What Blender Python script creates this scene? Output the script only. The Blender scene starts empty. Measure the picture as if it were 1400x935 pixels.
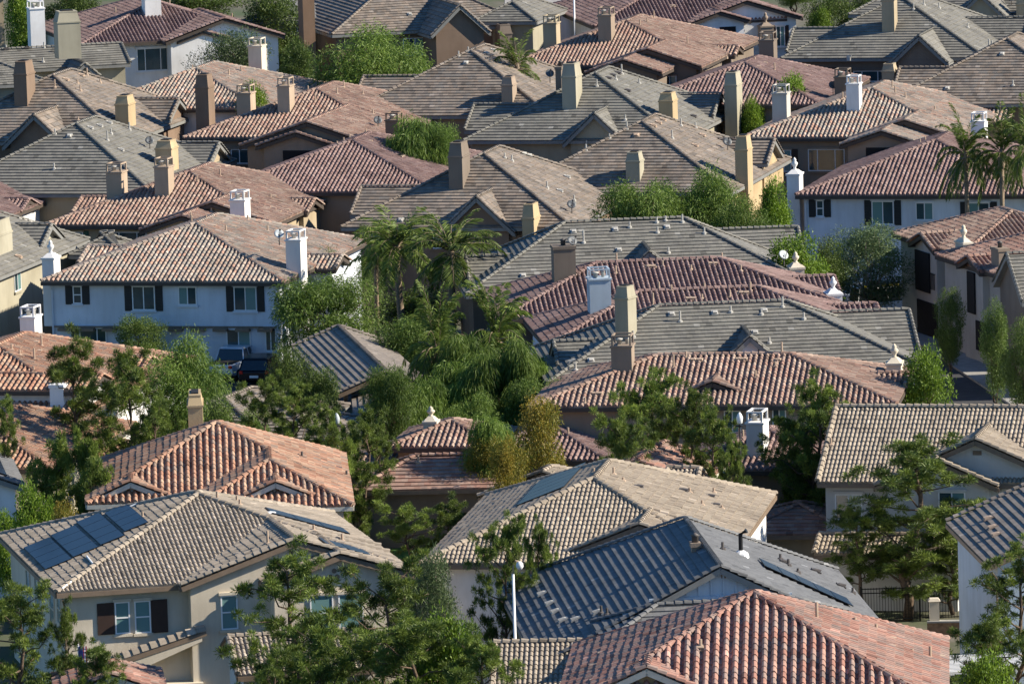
import bpy, math, random
import numpy as np
from mathutils import Vector, Matrix
C = bpy.context.scene.collection
SC = bpy.context.scene
rng = np.random.default_rng(7)
random.seed(7)
R = math.radians

# ---------------------------------------------------------------- camera model
FPX = 9000.0; ROLL = R(1.7); PITCH = R(7.8); CAMZ = 54.6
def ground(Y): return max(0.0, 0.06 * (Y - 420.0))
def ray(px, py):
    dx, dy = px - 700, py - 467.5
    x = dx * math.cos(ROLL) - dy * math.sin(ROLL); y = dx * math.sin(ROLL) + dy * math.cos(ROLL)
    c, s = math.cos(PITCH), math.sin(PITCH)
    return Vector((x, FPX * c - y * s, -FPX * s - y * c)) / FPX
CAM = Vector((0, 0, CAMZ))
def at(px, py, h=0.0, extra=0.0):
    """world point seen at photo pixel (px, py), h metres above the local ground"""
    d = ray(px, py); Y = 400.0
    for _ in range(30):
        z = ground(Y) + extra + h; t = (z - CAMZ) / d.z; Y = t * d.y
    return Vector((t * d.x, t * d.y, z))
def at_depth(px, py, Y):
    d = ray(px, py); t = Y / d.y
    return CAM + d * t
def proj(p):
    x, y, z = p[0], p[1], p[2] - CAMZ; c, s = math.cos(PITCH), math.sin(PITCH)
    f = y * c - z * s; u = y * s + z * c
    X = x / f * FPX; Yd = -u / f * FPX
    return (700 + X * math.cos(ROLL) + Yd * math.sin(ROLL), 467.5 - X * math.sin(ROLL) + Yd * math.cos(ROLL))

# ---------------------------------------------------------------- materials
def mat(name): 
    m = bpy.data.materials.new(name); m.use_nodes = True
    nt = m.node_tree; b = nt.nodes['Principled BSDF']
    return m, nt, b
def N(nt, t, **kw):
    n = nt.nodes.new(t)
    for k, v in kw.items(): setattr(n, k, v)
    return n
def ramp(nt, stops, interp='LINEAR'):
    r = nt.nodes.new('ShaderNodeValToRGB'); r.color_ramp.interpolation = interp
    e = r.color_ramp.elements
    while len(e) < len(stops): e.new(0.5)
    for k, (p, c) in enumerate(stops): e[k].position = p; e[k].color = (*c, 1)
    return r
def plain(name, col, rough=0.7, metal=0.0, var=0.12, scale=3.0, bump=0.0, spec=0.3):
    """surface with a little uneven wear in its colour"""
    m, nt, b = mat(name)
    tc = N(nt, 'ShaderNodeTexCoord'); no = N(nt, 'ShaderNodeTexNoise')
    no.inputs['Scale'].default_value = scale; no.inputs['Detail'].default_value = 6
    nt.links.new(tc.outputs['Object'], no.inputs['Vector'])
    lo = tuple(c * (1 - var) for c in col); hi = tuple(min(1, c * (1 + var)) for c in col)
    r = ramp(nt, [(0.3, lo), (0.7, hi)])
    nt.links.new(no.outputs['Fac'], r.inputs['Fac']); nt.links.new(r.outputs['Color'], b.inputs['Base Color'])
    b.inputs['Roughness'].default_value = rough; b.inputs['Metallic'].default_value = metal
    b.inputs['Specular IOR Level'].default_value = spec
    if bump:
        n2 = N(nt, 'ShaderNodeTexNoise'); n2.inputs['Scale'].default_value = 40; n2.inputs['Detail'].default_value = 4
        nt.links.new(tc.outputs['Object'], n2.inputs['Vector'])
        bp = N(nt, 'ShaderNodeBump'); bp.inputs['Strength'].default_value = bump; bp.inputs['Distance'].default_value = 0.02
        nt.links.new(n2.outputs['Fac'], bp.inputs['Height']); nt.links.new(bp.outputs['Normal'], b.inputs['Normal'])
    return m
def stucco(name, col):
    """painted stucco: fine grain, faint streaks of dirt running down"""
    m, nt, b = mat(name)
    tc = N(nt, 'ShaderNodeTexCoord')
    mp = N(nt, 'ShaderNodeMapping'); mp.inputs['Scale'].default_value = (2.2, 2.2, 0.35)
    nt.links.new(tc.outputs['Object'], mp.inputs['Vector'])
    no = N(nt, 'ShaderNodeTexNoise'); no.inputs['Scale'].default_value = 1.0; no.inputs['Detail'].default_value = 7; no.inputs['Roughness'].default_value = 0.65
    nt.links.new(mp.outputs['Vector'], no.inputs['Vector'])
    lo = N(nt, 'ShaderNodeTexNoise'); lo.inputs['Scale'].default_value = .35; lo.inputs['Detail'].default_value = 5; nt.links.new(tc.outputs['Object'], lo.inputs['Vector'])
    r = ramp(nt, [(0.2, tuple(c * .84 for c in col)), (0.5, col), (0.8, tuple(min(1, c * 1.06) for c in col))])
    nt.links.new(no.outputs['Fac'], r.inputs['Fac'])
    lr = ramp(nt, [(.35, (.86, .85, .83)), (.6, (1.04, 1.04, 1.04))]); nt.links.new(lo.outputs['Fac'], lr.inputs['Fac'])
    mu = N(nt, 'ShaderNodeMix', data_type='RGBA', blend_type='MULTIPLY'); mu.inputs['Factor'].default_value = 1
    nt.links.new(r.outputs['Color'], mu.inputs['A']); nt.links.new(lr.outputs['Color'], mu.inputs['B']); nt.links.new(mu.outputs['Result'], b.inputs['Base Color'])
    b.inputs['Roughness'].default_value = 0.9; b.inputs['Specular IOR Level'].default_value = 0.2
    n2 = N(nt, 'ShaderNodeTexNoise'); n2.inputs['Scale'].default_value = 25; n2.inputs['Detail'].default_value = 5
    nt.links.new(tc.outputs['Object'], n2.inputs['Vector'])
    bp = N(nt, 'ShaderNodeBump'); bp.inputs['Strength'].default_value = 0.35; bp.inputs['Distance'].default_value = 0.02
    nt.links.new(n2.outputs['Fac'], bp.inputs['Height']); nt.links.new(bp.outputs['Normal'], b.inputs['Normal'])
    return m
def tilemat(name, cols, rough=0.8, weather=0.25, desat=0.10, gain=1.0):
    """fired tiles: every tile its own tone of the blend, clouded by weathering"""
    m, nt, b = mat(name)
    a = N(nt, 'ShaderNodeAttribute', attribute_name='tone')
    g_ = lambda c: sum(c) / 3
    cols = [tuple((v * (1 - desat) + g_(c) * desat) * gain for v in c) for c in cols]
    n = len(cols); pale = tuple(min(.6, v * 1.45 + .03) for v in cols[0]); dim = tuple(v * .62 for v in cols[0])
    r = ramp(nt, [(k / n * .965, c) for k, c in enumerate(cols)] + [(.965, dim), (.985, pale)], 'CONSTANT')
    nt.links.new(a.outputs['Fac'], r.inputs['Fac'])
    tc = N(nt, 'ShaderNodeTexCoord'); no = N(nt, 'ShaderNodeTexNoise')
    no.inputs['Scale'].default_value = 0.55; no.inputs['Detail'].default_value = 8; no.inputs['Roughness'].default_value = 0.7
    nt.links.new(tc.outputs['Object'], no.inputs['Vector'])
    w = ramp(nt, [(0.33, (1 - weather * 1.25,) * 3), (0.5, (1 - weather * .15,) * 3), (0.68, (1 + weather * .4,) * 3)])
    nt.links.new(no.outputs['Fac'], w.inputs['Fac'])
    mx = N(nt, 'ShaderNodeMix', data_type='RGBA', blend_type='MULTIPLY'); mx.inputs['Factor'].default_value = 1
    nt.links.new(r.outputs['Color'], mx.inputs['A']); nt.links.new(w.outputs['Color'], mx.inputs['B'])
    n3 = N(nt, 'ShaderNodeTexNoise'); n3.inputs['Scale'].default_value = 9; n3.inputs['Detail'].default_value = 5
    nt.links.new(tc.outputs['Object'], n3.inputs['Vector'])
    w3 = ramp(nt, [(0.3, (.86,) * 3), (0.7, (1.07,) * 3)]); nt.links.new(n3.outputs['Fac'], w3.inputs['Fac'])
    m2 = N(nt, 'ShaderNodeMix', data_type='RGBA', blend_type='MULTIPLY'); m2.inputs['Factor'].default_value = 1
    nt.links.new(mx.outputs['Result'], m2.inputs['A']); nt.links.new(w3.outputs['Color'], m2.inputs['B'])
    nt.links.new(m2.outputs['Result'], b.inputs['Base Color'])
    b.inputs['Roughness'].default_value = rough; b.inputs['Specular IOR Level'].default_value = 0.25
    return m
def leafmat(name, cols, trans=0.25):
    m, nt, b = mat(name)
    a = N(nt, 'ShaderNodeAttribute', attribute_name='tone'); oi = N(nt, 'ShaderNodeObjectInfo')
    r = ramp(nt, [(k / max(1, len(cols) - 1), c) for k, c in enumerate(cols)])
    nt.links.new(a.outputs['Fac'], r.inputs['Fac'])
    hs = N(nt, 'ShaderNodeHueSaturation')
    mr = N(nt, 'ShaderNodeMapRange'); mr.inputs['To Min'].default_value = 0.8; mr.inputs['To Max'].default_value = 1.2
    nt.links.new(oi.outputs['Random'], mr.inputs['Value']); nt.links.new(mr.outputs['Result'], hs.inputs['Value'])
    nt.links.new(r.outputs['Color'], hs.inputs['Color']); nt.links.new(hs.outputs['Color'], b.inputs['Base Color'])
    b.inputs['Roughness'].default_value = 0.55; b.inputs['Specular IOR Level'].default_value = 0.35
    tr = N(nt, 'ShaderNodeBsdfTranslucent'); nt.links.new(hs.outputs['Color'], tr.inputs['Color'])
    ms = N(nt, 'ShaderNodeMixShader'); ms.inputs['Fac'].default_value = trans
    out = nt.nodes['Material Output']
    nt.links.new(b.outputs['BSDF'], ms.inputs[1]); nt.links.new(tr.outputs['BSDF'], ms.inputs[2]); nt.links.new(ms.outputs['Shader'], out.inputs['Surface'])
    return m

M = {}
def init_mats():
    # roof tiles
    M['t_brown'] = tilemat('tile_brown', [(.31,.19,.135), (.36,.235,.17), (.27,.16,.12), (.33,.22,.165), (.40,.28,.205), (.29,.18,.135), (.34,.185,.13)], desat=0.2)
    M['t_red'] = tilemat('tile_terracotta', [(.42,.21,.14), (.47,.26,.18), (.38,.18,.12), (.44,.25,.18), (.50,.30,.215), (.37,.22,.165), (.43,.20,.135)], desat=0.3, gain=0.85)
    M['t_maroon'] = tilemat('tile_maroon', [(.25,.135,.11), (.29,.165,.135), (.22,.115,.10), (.27,.155,.135), (.31,.19,.16), (.24,.14,.12)], desat=0.32)
    M['t_blend'] = tilemat('tile_blend', [(.34,.25,.19), (.40,.29,.21), (.30,.25,.20), (.42,.23,.15), (.33,.28,.22), (.44,.33,.25), (.28,.23,.19), (.37,.24,.17)], desat=0.25)
    M['t_fire'] = tilemat('tile_flame', [(.45,.225,.13), (.51,.285,.175), (.41,.19,.11), (.47,.275,.17), (.54,.335,.21), (.39,.245,.165), (.46,.235,.14), (.35,.24,.175)], desat=.18, gain=.86)
    M['t_rose'] = tilemat('tile_rose', [(.43,.205,.145), (.47,.26,.19), (.37,.165,.115), (.44,.24,.175), (.38,.225,.175), (.33,.22,.18), (.45,.215,.15), (.36,.24,.19)], desat=0.2, gain=.93)
    M['t_tan'] = tilemat('tile_tan', [(.31,.255,.195), (.35,.29,.225), (.275,.23,.18), (.325,.27,.205), (.37,.31,.24), (.29,.245,.19)], weather=.2)
    M['t_beige'] = tilemat('tile_beige', [(.37,.30,.225), (.41,.335,.25), (.34,.275,.205), (.385,.315,.235), (.43,.355,.265)], weather=.2, gain=.88)
    M['t_gray'] = tilemat('tile_gray', [(.245,.235,.205), (.27,.255,.22), (.225,.215,.19), (.255,.245,.21), (.285,.27,.23)], weather=.24, desat=.1, gain=.74)
    M['t_graybrown'] = tilemat('tile_graybrown', [(.25,.205,.165), (.29,.24,.19), (.21,.175,.145), (.27,.21,.16), (.31,.25,.20), (.24,.21,.18), (.33,.26,.20)], desat=0.15, weather=.30, gain=.82)
    M['t_slate'] = tilemat('tile_slate', [(.15,.152,.155), (.165,.167,.17), (.138,.14,.143), (.157,.159,.162)], weather=.15, desat=0)
    M['t_dusk'] = tilemat('tile_dusk', [(.24,.205,.17), (.27,.23,.195), (.21,.18,.155), (.25,.215,.185)], weather=.2, desat=.05, gain=.95)
    # stucco
    for k, c in dict(white=(.74,.73,.72), blue=(.60,.64,.70), tan=(.43,.33,.20), taupe=(.30,.235,.18), beige=(.56,.49,.38), cream=(.66,.60,.48), grayolive=(.34,.315,.24),  # blue: white stucco with the blue cast of shade put into its colour
                     brown=(.21,.15,.11), gray=(.46,.44,.40), sand=(.60,.53,.42), palegray=(.55,.54,.51), rust=(.21,.135,.09), darktaupe=(.19,.155,.125), bluegray=(.42,.50,.58), clay=(.40,.31,.23), khaki=(.37,.305,.21)).items():
        M['w_' + k] = stucco('stucco_' + k, c)
    M['fascia_dark'] = plain('fascia_dark', (.07,.055,.045), .7)
    M['fascia_cream'] = plain('fascia_cream', (.58,.55,.46), .6)
    M['fascia_white'] = plain('fascia_white', (.70,.70,.68), .6)
    M['fascia_gray'] = plain('fascia_gray', (.20,.20,.19), .6)
    M['fascia_brown'] = plain('fascia_brown', (.19,.14,.10), .6)
    M['frame'] = plain('window_frame', (.74,.74,.73), .5, var=.04)
    M['frame_tan'] = plain('window_frame_tan', (.55,.48,.38), .5, var=.04)
    M['shutter'] = plain('shutter_black', (.018,.02,.022), .55)
    M['shutter_brown'] = plain('shutter_brown', (.045,.026,.02), .6)
    M['shutter_green'] = plain('shutter_green', (.04,.10,.07), .6)
    M['dark'] = plain('recess_shade', (.012,.012,.013), .8)  # near-black that puts the shade inside openings and flues into the colour
    m, nt, b = mat('glass_pane')
    tc = N(nt, 'ShaderNodeTexCoord'); wv = N(nt, 'ShaderNodeTexWave', wave_type='BANDS', bands_direction='X')
    wv.inputs['Scale'].default_value = 6; wv.inputs['Distortion'].default_value = 1.5; nt.links.new(tc.outputs['Object'], wv.inputs['Vector'])
    no = N(nt, 'ShaderNodeTexNoise'); no.inputs['Scale'].default_value = .8; nt.links.new(tc.outputs['Object'], no.inputs['Vector'])
    r = ramp(nt, [(.05, (.014,.030,.040)), (.6, (.07,.125,.135))]); 
    mm = N(nt, 'ShaderNodeMath', operation='MULTIPLY'); nt.links.new(wv.outputs['Fac'], mm.inputs[0]); nt.links.new(no.outputs['Fac'], mm.inputs[1])
    nt.links.new(mm.outputs[0], r.inputs['Fac']); nt.links.new(r.outputs['Color'], b.inputs['Base Color'])
    b.inputs['Roughness'].default_value = .06; b.inputs['Specular IOR Level'].default_value = .55
    M['glass'] = m
    m, nt, b = mat('window_blind')
    tc = N(nt, 'ShaderNodeTexCoord'); wv = N(nt, 'ShaderNodeTexWave', wave_type='BANDS', bands_direction='Z'); wv.inputs['Scale'].default_value = 7
    nt.links.new(tc.outputs['Object'], wv.inputs['Vector']); r = ramp(nt, [(.2, (.10,.20,.20)), (.8, (.16,.28,.27))])
    nt.links.new(wv.outputs['Fac'], r.inputs['Fac']); nt.links.new(r.outputs['Color'], b.inputs['Base Color']); b.inputs['Roughness'].default_value = .12
    M['blind'] = m
    m, nt, b = mat('solar_glass')
    tc = N(nt, 'ShaderNodeTexCoord'); br = N(nt, 'ShaderNodeTexBrick'); br.offset = 0; br.inputs['Scale'].default_value = 1
    br.inputs['Brick Width'].default_value = .16; br.inputs['Row Height'].default_value = .16; br.inputs['Mortar Size'].default_value = .006
    br.inputs['Color1'].default_value = (.008,.010,.022,1); br.inputs['Color2'].default_value = (.010,.013,.027,1); br.inputs['Mortar'].default_value = (.016,.018,.028,1)
    nt.links.new(tc.outputs['Object'], br.inputs['Vector']); nt.links.new(br.outputs['Color'], b.inputs['Base Color']); b.inputs['Roughness'].default_value = .3
    b.inputs['Specular IOR Level'].default_value = .2
    M['solar'] = m
    M['solar_frame'] = plain('solar_frame', (.015,.015,.018), .4, .3)
    M['metal'] = plain('galvanised', (.40,.385,.35), .6, 0)
    M['pipe_tan'] = plain('pipe_tan', (.40,.30,.22), .7)
    M['pipe_dark'] = plain('pipe_dark', (.09,.08,.075), .6)
    M['white_paint'] = plain('white_paint', (.75,.75,.74), .5, var=.06)
    M['iron'] = plain('iron_black', (.012,.012,.013), .5, .2)
    M['iron_gray'] = plain('dish_gray', (.10,.11,.12), .5)
    M['dish_pale'] = plain('dish_pale', (.42,.46,.48), .5)
    M['bark'] = plain('bark', (.12,.085,.06), .95, var=.4, scale=8, bump=.6)
    M['bark_pale'] = plain('bark_pale', (.30,.25,.20), .95, var=.35, scale=8, bump=.6)
    M['palm_bark'] = plain('palm_bark', (.22,.17,.12), .95, var=.4, scale=10, bump=.7)
    M['l_pine'] = leafmat('needles_pine', [(.045,.075,.016), (.095,.14,.026), (.155,.21,.036), (.225,.295,.05)], .28)
    M['l_pepper'] = leafmat('leaf_pepper', [(.06,.105,.02), (.10,.165,.028), (.145,.22,.038), (.20,.285,.055)], .33)
    M['l_olive'] = leafmat('leaf_olive', [(.05,.085,.035), (.08,.125,.048), (.11,.16,.062), (.15,.205,.085)], .25)
    M['l_bright'] = leafmat('leaf_bright', [(.07,.13,.015), (.12,.20,.02), (.17,.27,.025), (.24,.34,.035)], .32)
    M['l_dark'] = leafmat('leaf_dark', [(.04,.075,.016), (.072,.115,.022), (.10,.15,.028), (.145,.205,.036)], .25)
    M['l_yellow'] = leafmat('leaf_yellow', [(.09,.12,.02), (.16,.17,.025), (.26,.21,.03), (.34,.24,.035)], .3)
    M['l_palm'] = leafmat('frond_palm', [(.06,.10,.02), (.10,.155,.03), (.145,.205,.038), (.22,.265,.05)], .3)
    M['l_palmdry'] = leafmat('frond_dry', [(.12,.11,.035), (.18,.16,.05), (.24,.20,.07)], .25)
# ---------------------------------------------------------------- mesh helpers
def link(name, me, parent=None):
    o = bpy.data.objects.new(name, me); C.objects.link(o)
    if parent is not None: o.parent = parent
    return o
def tag(o, label=None, cat=None, group=None, kind=None):
    if label: o['label'] = label
    if cat: o['category'] = cat
    if group: o['group'] = group
    if kind: o['kind'] = kind
    return o
def empty(name, loc, rz=0.0):
    o = link(name, None); o.location = loc; o.rotation_euler = (0, 0, rz); return o
def np_mesh(name, V, Q, mats, tone=None, mi=None, smooth=False):
    """mesh from a vertex array and a quad array, with a tone per face"""
    me = bpy.data.meshes.new(name)
    V = np.ascontiguousarray(V, np.float32); Q = np.ascontiguousarray(Q, np.int32); n, k = Q.shape
    me.vertices.add(len(V)); me.vertices.foreach_set('co', V.ravel())
    me.loops.add(n * k); me.loops.foreach_set('vertex_index', Q.ravel())
    me.polygons.add(n); me.polygons.foreach_set('loop_start', np.arange(0, n * k, k, dtype=np.int32))
    try: me.polygons.foreach_set('loop_total', np.full(n, k, np.int32))
    except Exception: pass
    for m in mats: me.materials.append(m)
    if mi is not None: me.polygons.foreach_set('material_index', np.ascontiguousarray(mi, np.int32))
    if tone is not None:
        a = me.attributes.new('tone', 'FLOAT', 'FACE'); a.data.foreach_set('value', np.ascontiguousarray(tone, np.float32))
    me.polygons.foreach_set('use_smooth', np.full(n, bool(smooth)))
    me.update(calc_edges=True); me.validate()
    return me
class MB:
    def __init__(s): s.v = []; s.f = []
    def face(s, pts):
        b = len(s.v); s.v += [tuple(p) for p in pts]; s.f.append(tuple(range(b, b + len(pts))))
    def prism(s, bot, top):
        """closed solid between two outlines with the same number of points (bottom counter-clockwise)"""
        n = len(bot); b = len(s.v); s.v += [tuple(p) for p in bot] + [tuple(p) for p in top]
        s.f.append(tuple(b + k for k in reversed(range(n)))); s.f.append(tuple(b + n + k for k in range(n)))
        for k in range(n): s.f.append((b + k, b + (k + 1) % n, b + n + (k + 1) % n, b + n + k))
        return s
    def box(s, x0, x1, y0, y1, z0, z1):
        return s.prism([(x0, y0, z0), (x1, y0, z0), (x1, y1, z0), (x0, y1, z0)], [(x0, y0, z1), (x1, y0, z1), (x1, y1, z1), (x0, y1, z1)])
    def frustum(s, cx, cy, z0, z1, w0, d0, w1, d1):
        q = lambda w, d, z: [(cx - w / 2, cy - d / 2, z), (cx + w / 2, cy - d / 2, z), (cx + w / 2, cy + d / 2, z), (cx - w / 2, cy + d / 2, z)]
        return s.prism(q(w0, d0, z0), q(w1, d1, z1))
    def lathe(s, cx, cy, prof, n=12):
        b = len(s.v)
        for r, z in prof:
            for k in range(n): s.v.append((cx + r * math.cos(2 * math.pi * k / n), cy + r * math.sin(2 * math.pi * k / n), z))
        for j in range(len(prof) - 1):
            for k in range(n): s.f.append((b + j * n + k, b + j * n + (k + 1) % n, b + (j + 1) * n + (k + 1) % n, b + (j + 1) * n + k))
        s.f.append(tuple(b + k for k in reversed(range(n)))); s.f.append(tuple(b + (len(prof) - 1) * n + k for k in range(n)))
        return s
    def tube(s, pts, rad, n=6):
        pts = [Vector(p) for p in pts]; b = len(s.v)
        rad = rad if isinstance(rad, (list, tuple)) else [rad] * len(pts)
        for j, p in enumerate(pts):
            d = (pts[min(j + 1, len(pts) - 1)] - pts[max(j - 1, 0)]).normalized()
            u = d.cross(Vector((0, 0, 1)) if abs(d.z) < .95 else Vector((1, 0, 0))).normalized(); w = d.cross(u)
            for k in range(n):
                a = 2 * math.pi * k / n; s.v.append(tuple(p + (u * math.cos(a) + w * math.sin(a)) * rad[j]))
        for j in range(len(pts) - 1):
            for k in range(n): s.f.append((b + j * n + k, b + j * n + (k + 1) % n, b + (j + 1) * n + (k + 1) % n, b + (j + 1) * n + k))
        s.f.append(tuple(b + k for k in reversed(range(n)))); s.f.append(tuple(b + (len(pts) - 1) * n + k for k in range(n)))
        return s
    def bar(s, p, q, w, h):
        """square bar from p to q"""
        p, q = Vector(p), Vector(q); d = (q - p).normalized()
        u = d.cross(Vector((0, 0, 1)) if abs(d.z) < .95 else Vector((1, 0, 0))).normalized() * w / 2; t = d.cross(u).normalized() * h / 2
        return s.prism([p + u + t, p - u + t, p - u - t, p + u - t], [q + u + t, q - u + t, q - u - t, q + u - t])
    def mesh(s, name, m, smooth=False):
        me = bpy.data.meshes.new(name); me.from_pydata(s.v, [], s.f); 
        for x in (m if isinstance(m, list) else [m]): me.materials.append(x)
        me.validate(); 
        if smooth: me.polygons.foreach_set('use_smooth', np.ones(len(me.polygons), bool))
        return me
    def build(s, name, m, parent=None, smooth=False): return link(name, s.mesh(name, m, smooth), parent)

# ---------------------------------------------------------------- roofs
PROFILE = {'s': ([0, .04, .15, .32, .49, .60, .68, .84, 1.0], [0, .055, .108, .130, .108, .055, .008, -.008, 0]),
           'd': ([0, .12, .3, .5, .68, .84, 1.0], [0, .048, .070, .070, .048, .006, 0]),
           'f': ([0, .985, 1.0], [0, 0, -.012])}
TILE = {'s': (.29, .37, .040), 'S': (.36, .37, .045), 'd': (.205, .36, .045), 'f': (.33, .36, .062)}
def tile_plane(p0, du, dv, nrm, U, i0, i1, V, kind, cw=None):
    """rows of overlapping tiles on one roof slope: p0 eave start, du along the eave, dv up the slope, U eave length,
    i0 / i1 how far each end leans in at the top, V slope length"""
    w, e, butt = TILE[kind]; w = cw or w
    ph, hh = PROFILE['s' if kind == 'S' else kind]; ph = np.array(ph); hh = np.array(hh) * (w / .29 if kind in 'sS' else 1.0)
    if kind == 'd': hh = np.array(PROFILE['d'][1])
    nr = max(1, int(math.ceil(V / e))); lo = min(0, i0, ) if i0 < 0 else 0; hi = U + (-i1 if i1 < 0 else 0)
    nc = int(math.ceil((hi - lo) / w)) + 1
    r, c = np.meshgrid(np.arange(nr), np.arange(-1, nc), indexing='ij'); r = r.ravel().astype(float); c = c.ravel().astype(float)
    off = (r % 2) * .5 if kind == 'f' else 0
    u = lo + (c + off)[:, None] * w + ph[None, :] * w                 # tiles x K
    v0 = np.minimum(r * e, V)[:, None]; v1 = np.minimum((r + 1) * e, V)[:, None]
    cl = lambda uu, v: np.clip(uu, i0 * v / V, U - i1 * v / V)
    u0 = cl(u, v0); u1 = cl(u, v1)
    keep = ((u0.max(1) - u0.min(1)) > .01) | ((u1.max(1) - u1.min(1)) > .01)
    u0, u1, v0, v1, r = u0[keep], u1[keep], v0[keep], v1[keep], r[keep]; T, K = u0.shape
    jit = rng.normal(0, .009 if kind != 'f' else .0012, (T, 1)); jv = rng.normal(0, .014 if kind != 'f' else .004, (T, 1))
    h0 = hh[None, :] + butt + jit; h1 = hh[None, :] + .004 + jit * .3; hb = np.where(r[:, None] > 0, hh[None, :] * .0 - .01, -.06) + 0 * u0
    p0, du, dv, nrm = map(np.array, (p0, du, dv, nrm))
    P = lambda uu, vv, h: p0 + uu[..., None] * du + vv[..., None] * dv + h[..., None] * nrm
    vv0 = v0 + 0 * u0 + jv * (r[:, None] > 0) - .03; vv1 = v1 + 0 * u0
    A = np.stack([P(u0, vv0, hb), P(u0, vv0, h0), P(u1, vv1, h1)], 1)    # T,3,K,3
    base = (np.arange(T) * 3 * K)[:, None, None]; k = np.arange(K - 1)
    q = []
    for j in range(2):
        a = j * K + k; q.append(np.stack([a, a + 1, a + K + 1, a + K], -1))
    q = np.concatenate(q, 0)[None] + base                                # T, 2(K-1), 4
    tone = np.repeat(rng.random(T), 2 * (K - 1))
    return A.reshape(-1, 3), q.reshape(-1, 4), tone
def caps(lines, r=.13, step=.38):
    """half-round cap tiles laid along hips and ridges"""
    V, Q, T = [], [], []; n = 0
    for p, q in lines:
        p, q = Vector(p), Vector(q); L = (q - p).length
        if L < .2: continue
        d = (q - p) / L; side = d.cross(Vector((0, 0, 1))).normalized(); up = side.cross(d)
        k = max(1, round(L / step)); s = L / k
        ang = [-.25, .12, .5, .88, 1.25]
        for j in range(k):
            a = p + d * (j * s - .03); b = p + d * ((j + 1) * s); t = rng.random()
            for (c, rr, z) in ((a, r * .75, -.05), (a, r * 1.1, .035), (b, r * .9, .005)):
                for g in ang:
                    th = math.pi * (g - .0) * .667 + math.pi * .1667
                    V.append(tuple(c + side * (math.cos(th) * rr) + up * (math.sin(th) * rr * .95 + z)))
            for m_ in range(2):
                for i in range(4):
                    x = n + m_ * 5 + i; Q.append((x, x + 1, x + 6, x + 5)); T.append(t)
            n += 15
    return V, Q, T

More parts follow.
